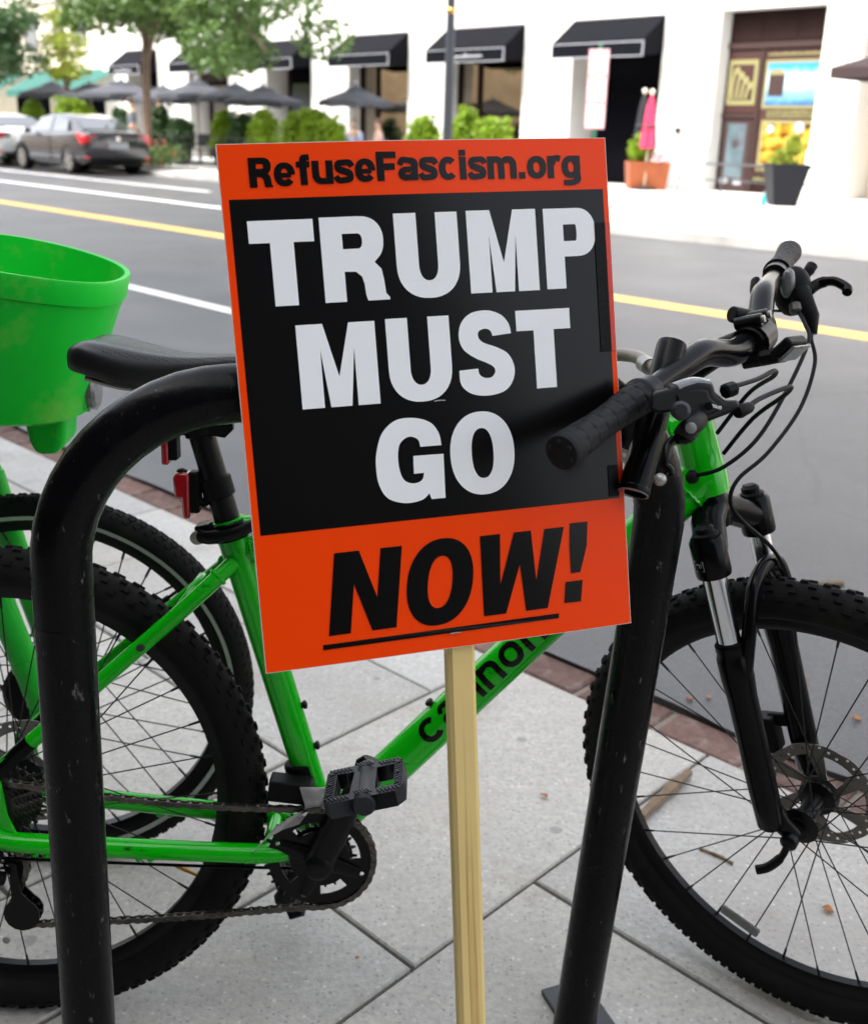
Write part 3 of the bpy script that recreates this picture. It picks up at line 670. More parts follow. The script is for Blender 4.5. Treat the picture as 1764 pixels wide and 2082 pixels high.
def frame():
    m = MB(); BB = Vector((.426, 0, .282))
    htb, htt = AX0+AXD*(-.008), AX0+AXD*.118
    m.lathe([(.0225, -.008), (.0285, -.006), (.0285, .02), (.0262, .035), (.0262, .085), (.0285, .10), (.0285, .116), (.0225, .118)], AX0, AXD, 32)
    m.tube([BB+Vector((.004, 0, .01)), Vector((.312, 0, .705)), Vector((.301, 0, .742))], [.0195, .021, .021], 28)
    dt0 = Vector((.438, 0, .305)); dt1 = AX0+AXD*.018
    m.tube([dt0, dt0.lerp(dt1, .15), dt0.lerp(dt1, .85), dt1], [.0255, .027, .027, .029], 28, flat=1.0)
    m.tube([Vector((.313, 0, .695)), Vector((.6, 0, .785)), AX0+AXD*.088], [.017, .019, .023], 24)
    m.cyl(BB+Vector((0, -.037, 0)), BB+Vector((0, .037, 0)), .0235, n=28)
    for s in (-1, 1):
        m.tube(cr([(.312, s*.018, .690), (.262, s*.046, .644), (.16, s*.060, .552), (.02, s*.066, .424), (-.012, s*.066, .392)], 5), .0105, 14)
        m.tube(cr([(.405, s*.03, .286), (.365, s*.046, .285), (.30, s*.052, .288), (.15, s*.06, .297), (.02, s*.066, .306), (-.008, s*.066, .318)], 5), [.013]*6+[.0135]*20, 14, flat=1.0)
        m.prism([(-.03, .30), (.03, .298), (.012, .345), (.006, .40), (-.022, .40), (-.022, .345)], Matrix(((1, 0, 0, 0), (0, 0, 1, s*.0645-.0025), (0, 1, 0, 0), (0, 0, 0, 1))), .005)
        for x in (.05, .19, .335):   # cable guides under the stays
            for dx in (-.008, .008): m.sphere((x+dx, s*.058, .281), .0055, 8, 6)
    m.tube(cr([(.235, -.050, .618), (.262, -.02, .655), (.262, .02, .655), (.235, .050, .618)], 5), .0075, 10)   # stay bridge
    m.tube([(.355, -.045, .285), (.355, .045, .285)], .011, 10)
    m.tube(cr([(.305, 0, .722), (.33, 0, .738), (.36, 0, .716)], 4), [.012]*4+[.010]*5, 10)                      # gusset
    def weld(c, d_, r_):
        d_ = Vector(d_).normalized(); n_ = 40; u = d_.orthogonal().normalized(); w_ = d_.cross(u); c = Vector(c)
        m.tube([c+(u*math.cos(2*math.pi*i/n_)+w_*math.sin(2*math.pi*i/n_))*r_+d_*(.0011*(i % 2)) for i in range(n_+1)], [.0024+.0007*(i % 2) for i in range(n_+1)], 6)
    dd = (dt1-dt0).normalized(); weld(dt1-dd*.032, dd, .0285); weld(AX0+AXD*.088-Vector((.955, 0, .29))*.034, (.955, 0, .29), .0215)
    weld(Vector((.313, 0, .695))+Vector((.95, 0, .3))*.022, (.95, 0, .3), .0170); weld(dt0+dd*.012, dd, .0262)
    for s in (-1, 1): weld(Vector((.292, s*.030, .672)), (.72, -s*.4, .66), .0105)
    f = bp('frame', m, 'green', ang=40)
    for p, d in (((.377, 0, .478), (.97, 0, .24)), ((.394, 0, .418), (.97, 0, .24)), ((.592, 0, .470), (-.731, 0, .682)), ((.636, 0, .517), (-.731, 0, .682))):
        p, d = Vector(p), Vector(d).normalized()
        o = p+d*(.0175 if d.x > 0 else .025)
        bp('bottle_bolt', MB().lathe([(.0045, 0), (.0045, .004), (.0062, .005), (.0062, .0085), (.003, .010), (1e-4, .010)], o, d, 10), 'blackmetal', f)
    bp('rear_axle_mount', MB().lathe([(.005, -.004), (.005, .0045), (.002, .005)], (.20, -.067, .588), (0, -1, .2), 10), 'darksteel', f)
    # dark lower ends of the stays
    for s in (-1, 1): bp('stay_sleeve', MB().tube([(.052, s*.0655, .4535), (-.012, s*.0665, .392)], .0112, 14), 'blackgloss', f)
    # name along the down tube, printed on the drive side
    ax = (dt1-dt0).normalized(); side = Vector((0, -1, 0)); upv = ax.cross(side)*-1; L_ = (dt1-dt0).length
    if upv.z < 0: upv = -upv
    def wrap(x, y, k):
        th = (y-.0185)/.0274+.42; r_ = .0274+.00003*(k % 5)
        c = dt0+ax*x
        fr = x/L_; r_ += .0004 if fr < .9 else .0015
        return c+(side*math.cos(th)+upv*math.sin(th))*r_
    x = .190; st = []
    for ch, w_ in zip('cannondale', (.033, .033, .032, .032, .034, .032, .034, .033, .011, .033)):
        st += glyph_strokes(ch, x, w_, .034, .046, .0086, .0080); x += w_+.0052
    bp('frame_lettering', strokes_mesh(MB(), st, wrap, 5), 'signblack', f, ang=60)
    return f
frame()

def seat():
    p = MB().cyl((.3045, 0, .728), (.250, 0, .928), .0168, n=28)
    sp = bp('seatpost', p, 'blackmetal')
    d = Vector((-.0545, 0, .20)).normalized()
    c = Vector((.3035, 0, .728))
    bp('seat_clamp', MB().lathe([(.0225, -.012), (.0245, -.011), (.0245, .011), (.0225, .012)], c, d, 28).box(c+Vector((-.029, -.004, -.002)), (.022, .03, .024), Matrix.Rotation(-.25, 3, 'Y')), 'blackgloss', sp, bevel=.002)
    bp('clamp_lever', MB().tube(cr([c+Vector((-.036, -.018, -.004)), c+Vector((-.02, -.030, -.003)), c+Vector((.01, -.033, .004)), c+Vector((.035, -.024, .014)), c+Vector((.055, -.014, .022))], 5), [.007]*8+[.006]*13, 10, flat=1.3), 'blackmetal', sp)
    bp('clamp_nut', MB().lathe([(.009, -.006), (.009, .006), (.004, .007)], c+Vector((-.038, -.018, -.006)), (0, -1, 0), 12), 'steel', sp)
    # saddle lofted from tail to nose
    st = [(.118, .046, .962, .026), (.125, .060, .968, .040), (.139, .070, .975, .052), (.155, .073, .975, .056), (.19, .068, .967, .062), (.225, .054, .959, .058), (.26, .039, .955, .048), (.30, .029, .955, .040), (.34, .024, .957, .034), (.372, .021, .955, .030), (.388, .014, .950, .022)]
    m = MB(); k = 17
    for x, hw, z, dp in st:
        dp *= .84
        for j in range(k):
            u = -1+2*j/(k-1); a = abs(u)
            yy = math.copysign(min(1, math.sin(min(1, a*1.28)*math.pi/2)), u)*hw
            zz = z-dp*max(0, (a-.32)/.68)**1.9-.004*(1-a)**2*(1 if x < .3 else 0)
            if a > .93: yy *= .97
            m.v.append(Vector((x, yy, zz)))
    n_ = len(st)
    m.f += [(i*k+j, i*k+j+1, (i+1)*k+j+1, (i+1)*k+j) for i in range(n_-1) for j in range(k-1)]
    b = len(m.v)
    for i, (x, hw, z, dp) in enumerate(st): m.v += [Vector((x, -hw*.5, z-dp*.75)), Vector((x, hw*.5, z-dp*.75))]
    m.f += [(i*k, (i+1)*k, b+2*(i+1), b+2*i) for i in range(n_-1)]+[(b+2*i, b+2*i+2, b+2*i+3, b+2*i+1) for i in range(n_-1)]+[(b+2*i+1, b+2*i+3, (i+1)*k+k-1, i*k+k-1) for i in range(n_-1)]
    m.f += [tuple(range(k-1, -1, -1))+(b, b+1), tuple((n_-1)*k+j for j in range(k))+(b+2*n_-1, b+2*n_-2)]
    sd = bp('saddle', m, 'saddle', ang=60)
    ss = sd.modifiers.new('sub', 'SUBSURF'); ss.levels = 1; ss.render_levels = 2
    # punched dots on the cover
    mt = MT['saddle']; nt = mt.node_tree; bs = nt.nodes['Principled BSDF']; L = nt.links.new
    tc = nt.nodes.new('ShaderNodeTexCoord'); mp = nt.nodes.new('ShaderNodeMapping'); mp.inputs['Scale'].default_value = (230, 230, 1); L(tc.outputs['Object'], mp.inputs[0])
    vo = nt.nodes.new('ShaderNodeTexVoronoi'); vo.voronoi_dimensions = '2D'; vo.inputs['Randomness'].default_value = 0; vo.inputs['Scale'].default_value = 1; L(mp.outputs[0], vo.inputs['Vector'])
    mr = nt.nodes.new('ShaderNodeMapRange'); mr.inputs[1].default_value = .18; mr.inputs[2].default_value = .28; L(vo.outputs['Distance'], mr.inputs[0])
    sx = nt.nodes.new('ShaderNodeSeparateXYZ'); L(tc.outputs['Object'], sx.inputs[0])
    m2 = nt.nodes.new('ShaderNodeMapRange'); m2.inputs[1].default_value = .165; m2.inputs[2].default_value = .167; m2.inputs[3].default_value = 1; m2.inputs[4].default_value = 0; L(sx.outputs[0], m2.inputs[0])
    ge = nt.nodes.new('ShaderNodeNewGeometry'); sg = nt.nodes.new('ShaderNodeSeparateXYZ'); L(ge.outputs['Normal'], sg.inputs[0])
    m3 = nt.nodes.new('ShaderNodeMapRange'); m3.inputs[1].default_value = .55; m3.inputs[2].default_value = .65; m3.inputs[3].default_value = 1; m3.inputs[4].default_value = 0; L(sg.outputs[2], m3.inputs[0])
    mq = nt.nodes.new('ShaderNodeMath'); mq.operation = 'MAXIMUM'; L(m3.outputs[0], mq.inputs[0]); L(m2.outputs[0], mq.inputs[1])
    mx = nt.nodes.new('ShaderNodeMath'); mx.operation = 'MAXIMUM'; L(mr.outputs[0], mx.inputs[0]); L(mq.outputs[0], mx.inputs[1])
    bu = nt.nodes.new('ShaderNodeBump'); bu.inputs['Distance'].default_value = .0015; bu.inputs['Strength'].default_value = .9; L(mx.outputs[0], bu.inputs['Height'])
    old = bs.inputs['Normal'].links[0].from_socket if bs.inputs['Normal'].links else None
    if old: L(old, bu.inputs['Normal'])
    L(bu.outputs[0], bs.inputs['Normal'])
    bp('saddle_rail', MB().tube(cr([(.135, -.028, .925), (.19, -.022, .912), (.25, -.02, .918), (.31, -.018, .925), (.35, -.012, .935)], 4), .0035, 8).tube(cr([(.135, .028, .925), (.19, .022, .912), (.25, .02, .918), (.31, .018, .925), (.35, .012, .935)], 4), .0035, 8), 'steel', sd)
    bp('saddle_base', MB().box((.225, 0, .925), (.17, .06, .012)), 'blackplastic', sd, bevel=.004)
    # two rear lamps strapped to the post
    def band(zc, h):
        c = Vector((.3045, 0, .728))+d*((zc-.728)/d.z); return c
    c1 = band(.862, 0)
    a = bp('rear_lamp', MB().box(c1+Vector((-.032, -.004, -.016)), (.012, .024, .050)), 'blackplastic', bevel=.002)
    bp('lens', MB().box(c1+Vector((-.0415, -.004, -.018)), (.010, .026, .058)), 'redlens', a, bevel=.003)
    bp('strap', MB().lathe([(.0168, -.011), (.0205, -.009), (.0205, .009), (.0168, .011)], c1, d, 24).box(c1+Vector((-.022, -.004, 0)), (.016, .012, .018)).prism([(-.007, 0), (.020, -.004), (.030, .006), (.030, .016), (.02, .022), (-.005, .018)], Matrix.Translation(c1+Vector((.015, -.006, -.006))) @ Matrix.Rotation(R(90), 4, 'X'), .010), 'blackplastic', a)
    c2 = band(.785, 0)
    a = bp('rear_lamp', MB().box(c2+Vector((-.028, -.004, -.006)), (.014, .022, .054)), 'blackplastic', bevel=.003)
    bp('lens', MB().prism([(-.046, .020), (-.030, .020), (-.030, -.040), (-.039, -.040), (-.041, -.014), (-.049, -.014), (-.051, .014)], Matrix.Translation(c2+Vector((-.003, .009, -.0))) @ Matrix.Rotation(R(90), 4, 'X'), .026), 'redlens', a, bevel=.003)
    bp('lamp_button', MB().lathe([(.007, 0), (.0065, .003), (.003, .005)], c2+Vector((-.044, -.004, .019)), (0, 0, 1), 12), 'blackplastic', a)
    bp('strap', MB().lathe([(.0168, -.014), (.0205, -.012), (.0205, .012), (.0168, .014)], c2, d, 24).tube(cr([c2+Vector((-.024, -.006, .008)), c2+Vector((-.022, -.008, -.016)), c2+Vector((-.014, -.006, -.020)), c2+Vector((-.012, -.006, -.004))], 4), .005, 8), 'blackplastic', a)
seat()

# drivetrain
def sprocket_me(name, r_, teeth, th, cuts=()):
    c = []
    for i in range(teeth):
        for f, dr in ((-.5, -.003), (-.2, -.0035), (-.08, .003), (.08, .003), (.2, -.0035)):
            a = 2*math.pi*(i+f)/teeth; c.append(((r_+dr)*math.cos(a), (r_+dr)*math.sin(a)))
    me = fill2d(name, [c]+list(cuts), th/2); me.transform(Matrix.Rotation(R(90), 4, 'X')); return me
def circ2(x, y, r_, n=12): return [(x+r_*math.cos(2*math.pi*i/n), y+r_*math.sin(2*math.pi*i/n)) for i in range(n)]
def kidney(a0, a1, r0, r1, n=8):
    return [(r1*math.cos(R(lerp(a0, a1, i/n))), r1*math.sin(R(lerp(a0, a1, i/n)))) for i in range(n+1)]+[(r0*math.cos(R(lerp(a1, a0, i/n))), r0*math.sin(R(lerp(a1, a0, i/n)))) for i in range(n+1)]
BBc = Vector((.426, 0, .282)); cY = -.050
def drive():
    armA = math.atan2(.155, .066)
    ang0 = math.degrees(armA)
    cuts = [kidney(ang0+24+90*k, ang0+66+90*k, .041, .055) for k in range(4)]+[circ2(.061*math.cos(R(ang0+2+90*k)), .061*math.sin(R(ang0+2+90*k)), .0035) for k in range(4)]
    # blender's x-rotation by 90 maps drawing (x, y) to bike (x, z)
    ring = link('chainring', sprocket_me('chainring', .0735, 36, .003, cuts), MT['blackmetal'], BIKE, Matrix.Translation(BBc+Vector((0, cY-.002, 0))))
    link('inner_chainring', sprocket_me('inner_chainring', .047, 22, .002, [circ2(0, 0, .030, 24)]), MT['darksteel'], ring, Matrix.Translation((0, .009, 0)))
    bp('spindle', MB().cyl(BBc+Vector((0, -.080, 0)), BBc+Vector((0, .080, 0)), .012, n=20), 'blackmetal', ring, M=Matrix.Translation(-(BBc+Vector((0, cY-.002, 0)))))
    def arm(s, sgn):
        m = MB(); a = BBc+Vector((0, s*.066, 0)); e = BBc+Vector((.066*sgn, s*.080, .155*sgn))
        m.tube([a-(e-a).normalized()*.014, a, a.lerp(e, .15), a.lerp(e, .9), e, e+(e-a).normalized()*.010], [.010, .022, .020, .0150, .018, .012], 18, flat=.55, up=(0, 1, 0))
        m.lathe([(.014, 0), (.018, .008), (.018, .012), (.012, .016), (1e-4, .016)], a, (0, s, 0), 20)
        if s < 0:
            for k in range(4):
                q = R(ang0+2+90*k); m.tube([BBc+Vector((0, -.058, 0)), BBc+Vector((.058*math.cos(q), -.054, .058*math.sin(q)))], [.014, .008], 10, flat=.4, up=(0, 1, 0))
        return bp('crank_arm', m, 'blackmetal', None), e
    for s, sgn in ((-1, 1), (1, -1)):
        o, e = arm(s, sgn)
        # pedal: cage with spindle barrel, two side windows and cross-hatched rails
        tl = R(14) if s < 0 else R(-70)
        Mp = Matrix.Translation(e+Vector((0, s*.058, 0))) @ Matrix.Rotation(-tl, 4, 'Y') @ Matrix.Rotation(0 if s < 0 else math.pi, 4, 'Z')
        c = MB()
        X, Y, Z = .050, .043, .0105
        poly = [(-X, -Y*.70), (-X*.86, -Y), (X*.80, -Y), (X, -Y*.72), (X, Y*.72), (X*.86, Y), (-X*.86, Y), (-X, Y*.8)]
        w1 = [(-X*.74, -Y*.66), (-.017, -Y*.66), (-.014, Y*.62), (-X*.74, Y*.66)]; w2 = [(.015, -Y*.62), (X*.76, -Y*.60), (X*.76, Y*.62), (.015, Y*.62)]
        me = fill2d('pedal_cage', [poly, w1, w2], Z)
        po = link('pedal', me, MT['greyplastic'], BIKE, Mp, bevel=.0018)
        bp('barrel', MB().lathe([(.0125, -Y*1.10), (.0145, -Y*1.02), (.0145, -Y*.62), (.0125, -Y*.5), (.0125, Y*.5), (.0145, Y*.66), (.0145, Y*1.0), (.011, Y*1.25)], (0, 0, 0), (0, 1, 0), 20), 'greyplastic', po, ang=40)
        tr = MB()
        for sx in (-1, 1):
            for i in range(11): tr.box((sx*X*.87, -Y*.72+i*Y*.144, Z+.0008), (.010, .0022, .0022), Matrix.Rotation(.5, 3, 'Z'))
        for sy in (-1, 1):
            for i in range(6):
                for sx in (-1, 1): tr.box((sx*(.020+i*.0048), sy*Y*.83, Z+.0008), (.0020, .010, .0020), Matrix.Rotation(.5, 3, 'Z'))
            for i in range(5): tr.box((-.008+i*.004, sy*Y*.82, .0142), (.0016, .012, .0018), Matrix.Rotation(.6, 3, 'Z'))
        bp('tread', tr, 'greyplastic', po)
        for sx, sy in ((-.87, -.6), (-.87, 0), (-.87, .6), (.87, -.6), (.87, 0), (.87, .6)): bp('pin', MB().cyl((X*sx, Y*sy, 0), (X*sx, Y*sy, Z+.003), .0022, n=8), 'blackmetal', po)
        bp('axle', MB().cyl((0, Y, 0), (0, Y+.022, 0), .0075, n=12), 'darksteel', po)
    # cassette and chain
    cas = None
    for i, r_ in enumerate((.022, .026, .030, .034, .039, .044, .050)):
        o = link('cassette' if cas is None else 'sprocket', sprocket_me('sprocket', r_, int(r_*480), .0018), MT['darksteel'], cas or BIKE, Matrix.Translation((0, -.052, .35)) if cas is None else Matrix.Translation((0, .0042*i, 0)))
        cas = cas or o
    path = []
    r1, r2 = .0735, .0215
    for i in range(15): path.append(BBc+Vector((r1*math.cos(R(88-176*i/14)), cY-.002, r1*math.sin(R(88-176*i/14)))))
    J1, J2 = Vector((.020, -.052, .192)), Vector((.012, -.052, .262))
    path += [Vector((lerp(.415, .026, k/12), lerp(cY-.002, -.052, k/12), lerp(BBc.z-r1, J1.z-.021, k/12)-.004*math.sin(math.pi*k/12))) for k in range(1, 13)]
    path += [J1+Vector((-.021*math.sin(R(a)), 0, -.021*math.cos(R(a)))) for a in (20, 60, 110, 150)]
    path += [J2+Vector((.018*math.cos(R(a)), 0, .018*math.sin(R(a)))) for a in (-30, 10, 50)]
    path += [Vector((r2*math.cos(R(a)), -.052, .35+r2*math.sin(R(a)))) for a in (-30, 30, 60, 88)][:0]
    path += [Vector((.036*math.cos(R(a)), -.050, .35+.036*math.sin(R(a)))) for a in (-100, -140, 180, 140, 110, 90)]
    path += [Vector((lerp(0, .42, k/14), lerp(-.050, cY-.002, k/14), lerp(.386, BBc.z+r1, k/14)-.010*math.sin(math.pi*k/14))) for k in range(1, 14)]
    path.append(path[0])
    # resample at half-inch pitch
    P = [path[0]]; acc = 0.; dense = cr(path, 10)
    for a, b in zip(dense, dense[1:]):
        acc += (b-a).length
        if acc >= .0127: P.append(b); acc = 0.
    m = MB()
    for i, (a, b) in enumerate(zip(P, P[1:]+P[:1])):
        d_ = (b-a); ln = d_.length; d_.normalize(); up = Vector((0, 1, 0)).cross(d_).normalized()
        for s in (-1, 1):
            yo = s*(.0036 if i % 2 else .0024); pl = []
            for f, h in ((-.28, .0), (-.15, .0036), (.12, .0042), (.5, .0030), (.88, .0042), (1.15, .0036), (1.28, 0), (1.15, -.0036), (.88, -.0042), (.5, -.0030), (.12, -.0042), (-.15, -.0036)): pl.append(a+d_*(ln*f)+up*h+Vector((0, yo, 0)))
            k = len(pl); m.add(pl+[q+Vector((0, s*.0009, 0)) for q in pl], [tuple(range(k)), tuple(range(2*k-1, k-1, -1))]+[(j, (j+1) % k, k+(j+1) % k, k+j) for j in range(k)])
        m.cyl(a+Vector((0, -.0050, 0)), a+Vector((0, .0050, 0)), .0019, n=8)
        m.cyl(a+Vector((0, -.0022, 0)), a+Vector((0, .0022, 0)), .0038, n=8)
    bp('chain', m, 'chain', ang=30)
    # rear derailleur
    rd_ = bp('rear_derailleur', MB().tube(cr([(-.008, -.072, .325), (-.022, -.078, .295), (-.018, -.074, .262), (.004, -.066, .250)], 5), [.013]*8+[.011]*8, 12, flat=.8).box((-.012, -.078, .285), (.03, .014, .034), Matrix.Rotation(.4, 3, 'Y')), 'blackplastic', bevel=.003)
    cage = [(.008, .272), (.018, .270), (.022, .225)]+[(.020+.0245*math.cos(R(a)), .192+.0245*math.sin(R(a))) for a in range(60, -241, -25)]+[(.008, .235)]
    for y in (-.062, -.046): bp('cage_plate', MB().prism(cage, Matrix(((1, 0, 0, 0), (0, 0, 1, y), (0, 1, 0, 0), (0, 0, 0, 1))), .002), 'blackmetal', rd_)
    for J in (J1, J2): link('jockey_wheel', sprocket_me('jockey_wheel', .0215 if J is J1 else .018, 13, .005, [circ2(.010*math.cos(R(60+120*k)), .010*math.sin(R(60+120*k)), .004, 3) for k in range(3)]), MT['blackplastic'], rd_, Matrix.Translation(J))
    for J in (J1, J2): bp('jockey_bolt', MB().lathe([(.005, 0), (.005, .003), (.002, .004)], J+Vector((0, -.062, 0)), (0, -1, 0), 10), 'steel', rd_)
    # front derailleur: clamp on the seat tube, silver curved cage over the chain
    fd = bp('front_derailleur', MB().lathe([(.0195, -.014), (.023, -.012), (.023, .012), (.0195, .014)], (.3965, 0, .388), Vector((-.114, 0, .423)), 24).box((.385, -.034, .376), (.058, .032, .030), Matrix.Rotation(.1, 3, 'Y')).box((.418, -.030, .357), (.028, .022, .030), Matrix.Rotation(.2, 3, 'Y')), 'blackplastic', bevel=.003)
    cg = MB(); sec = [(.418, .392, .036), (.424, .365, .034), (.408, .352, .030), (.385, .342, .027), (.362, .326, .022), (.345, .305, .015), (.338, .296, .010)]
    for x, z, h in sec:
        n_ = Vector((.45, 0, .9)).normalized()
        for q in (.5, -.5): cg.v.append(Vector((x, -.0615, z))+Vector((-.2 if z > .36 else .55, 0, .8)).normalized()*h*q if z < .36 else Vector((x+h*q, -.0605, z)))
    cg.f += [(2*i, 2*i+1, 2*i+3, 2*i+2) for i in range(len(sec)-1)]
    MT['cage'] = mat('derailleur_cage_steel', (.42, .42, .41), .35, .25, var=.15, vscale=60)
    o = bp('derailleur_cage', cg, 'cage', fd, ang=50); s_ = o.modifiers.new('solid', 'SOLIDIFY'); s_.thickness = .0018
drive()

WM = {}
make_wheel(BIKE, 'rear_wheel', Matrix.Translation((0, 0, .35)), .346, .0275, .2795, WM, .048, cassette=True)
FH = (-.478, .0416, 0)
Mfw = frame_M(FK, *FH) @ Matrix.Rotation(-(math.pi/2-AX_A)*0, 4, 'Y')
fwh = make_wheel(BIKE, 'front_wheel', Mfw @ Matrix.Rotation(.13, 4, 'Y'), .346, .0275, .2795, WM, .046)
link('spoke_reflector', MB().box((0, -.010, 0), (.062, .006, .017)).mesh('spoke_reflector', 0), MT['clear'], fwh, Matrix.Rotation(R(117), 4, 'Y') @ Matrix.Translation((.247, 0, 0)) @ Matrix.Rotation(R(90), 4, 'Y'), bevel=.003)
bp('valve', MB().cyl((.0, 0, .0), (0, 0, .022), .0028, n=8).cyl((0, 0, .014), (0, 0, .034), .0036, n=8), 'brass', [c for c in BIKE.children if c.name == 'rear_wheel'][0], M=Matrix.Rotation(R(118), 4, 'Y') @ Matrix.Translation((0, 0, .279)) @ Matrix.Rotation(math.pi, 4, 'X'))

def fork():
    P = lambda a, o, y: FK(a, o, y)
    m = MB()
    # crown
    m.lathe([(.020, 0), (.024, -.008), (.023, -.03), (.021, -.045)], AX0+AXD*(-.008), AXD, 24)
    for s in (-1, 1):
        m.tube([P(-.028, 0, 0), P(-.040, .006, s*.03), P(-.060, .018, s*.058), P(-.066, .0225, s*.073)], [.024, .022, .021, .020], 16)
        m.lathe([(.0215, -.092), (.0225, -.088), (.0225, -.046), (.019, -.040), (.017, -.040)], P(0, .022, s*.073), AXD, 24)
    fk = bp('fork', m, 'blackgloss', ang=40)
    for s in (-1, 1):
        bp('top_cap', MB().lathe([(.0165, -.041), (.0165, -.036), (.012, -.034), (.012, -.028), (.007, -.024), (1e-4, -.024)], P(0, .022, s*.073), AXD, 14).box(P(-.029, .022, s*.073), (.018, .005, .010), frame_M(FK, 0, 0, 0).to_3x3()), 'blackplastic', fk)
        bp('stanchion', MB().cyl(P(-.088, .022, s*.073), P(-.215, .022, s*.073), .0148, n=28), 'chrome', fk)
        if s < 0: bp('travel_scale', MB().tube([P(-.092, .0225-.0118, s*(.073+.009)), P(-.19, .0225-.0118, s*(.073+.009))], .0016, 6), 'blackmetal', fk)
    lw = MB()
    for s in (-1, 1):
        lw.lathe([(.0155, -.188), (.0195, -.187), (.0200, -.194), (.0188, -.198), (.0212, -.205), (.0215, -.235), (.0195, -.262), (.0192, -.40), (.0180, -.452), (.013, -.458)], P(0, .022, s*.073), AXD, 28)
        # dropout foot reaching forward to the axle
        lw.tube([P(-.425, .022, s*.070), P(-.455, .030, s*.062), P(-.478, .0416, s*.056)], [.016, .014, .0125], 14)
    pts = cr([P(-.225, .034, -.070), P(-.175, .046, -.062), P(-.128, .052, -.040), P(-.112, .054, 0), P(-.128, .052, .040), P(-.175, .046, .062), P(-.225, .034, .070)], 6)
    lw.tube(pts, [.0135]*len(pts), 14, flat=.7, up=AXD)
    lo = bp('lower_legs', lw, 'blackgloss', fk, ang=45)
    bp('seal', MB().lathe([(.0150, -.186), (.0175, -.184), (.0175, -.188)], P(0, .022, -.073), AXD, 24), 'blackplastic', fk)
    # quick-release with its lever, near side
    q = P(-.478, .0416, -.064)
    qa = (P(-.478, .0416, -1)-P(-.478, .0416, 0)).normalized()
    bp('quick_release', MB().lathe([(.009, 0), (.0115, .003), (.0115, .012), (.007, .016)], q, qa, 16).tube(cr([q+qa*.010, q+qa*.020+Vector((-.004, 0, -.014)), q+qa*.014+Vector((-.022, 0, -.034)), q+qa*.006+Vector((-.040, 0, -.044))], 5), [.005]*6+[.0065]*10, 10, flat=.7), 'blackmetal', fk)
    # brake caliper on the far leg
    bp('brake_caliper', MB().box(P(-.395, -.022, .062), (.03, .03, .055), frame_M(FK, 0, 0, 0).to_3x3()).box(P(-.375, -.006, .066), (.03, .012, .02), frame_M(FK, 0, 0, 0).to_3x3()), 'blackplastic', fk, bevel=.004)
    # small mark on the near crown leg
    c = P(-.072, .022, -.073); mk = MB()
    Mx = frame_M(FK, -.072, .022, -.073).to_3x3()
    for pts_ in ([(-.007, .005), (.007, .005), (.007, -.005), (-.007, -.005), (-.007, .005)], [(-.004, -.003), (-.004, .002), (.001, .002), (.001, -.001), (.004, -.001), (.004, .003)]):
        pp = []
        for u, v in pts_:
            th = u/.0228-.30; pp.append(c+Mx @ Vector((math.sin(th)*.0228, -math.cos(th)*.0228, v*1.3)))
        mk.tube(pp, .0005, 4)
    bp('fork_emblem', mk, 'steel', fk)
fork()

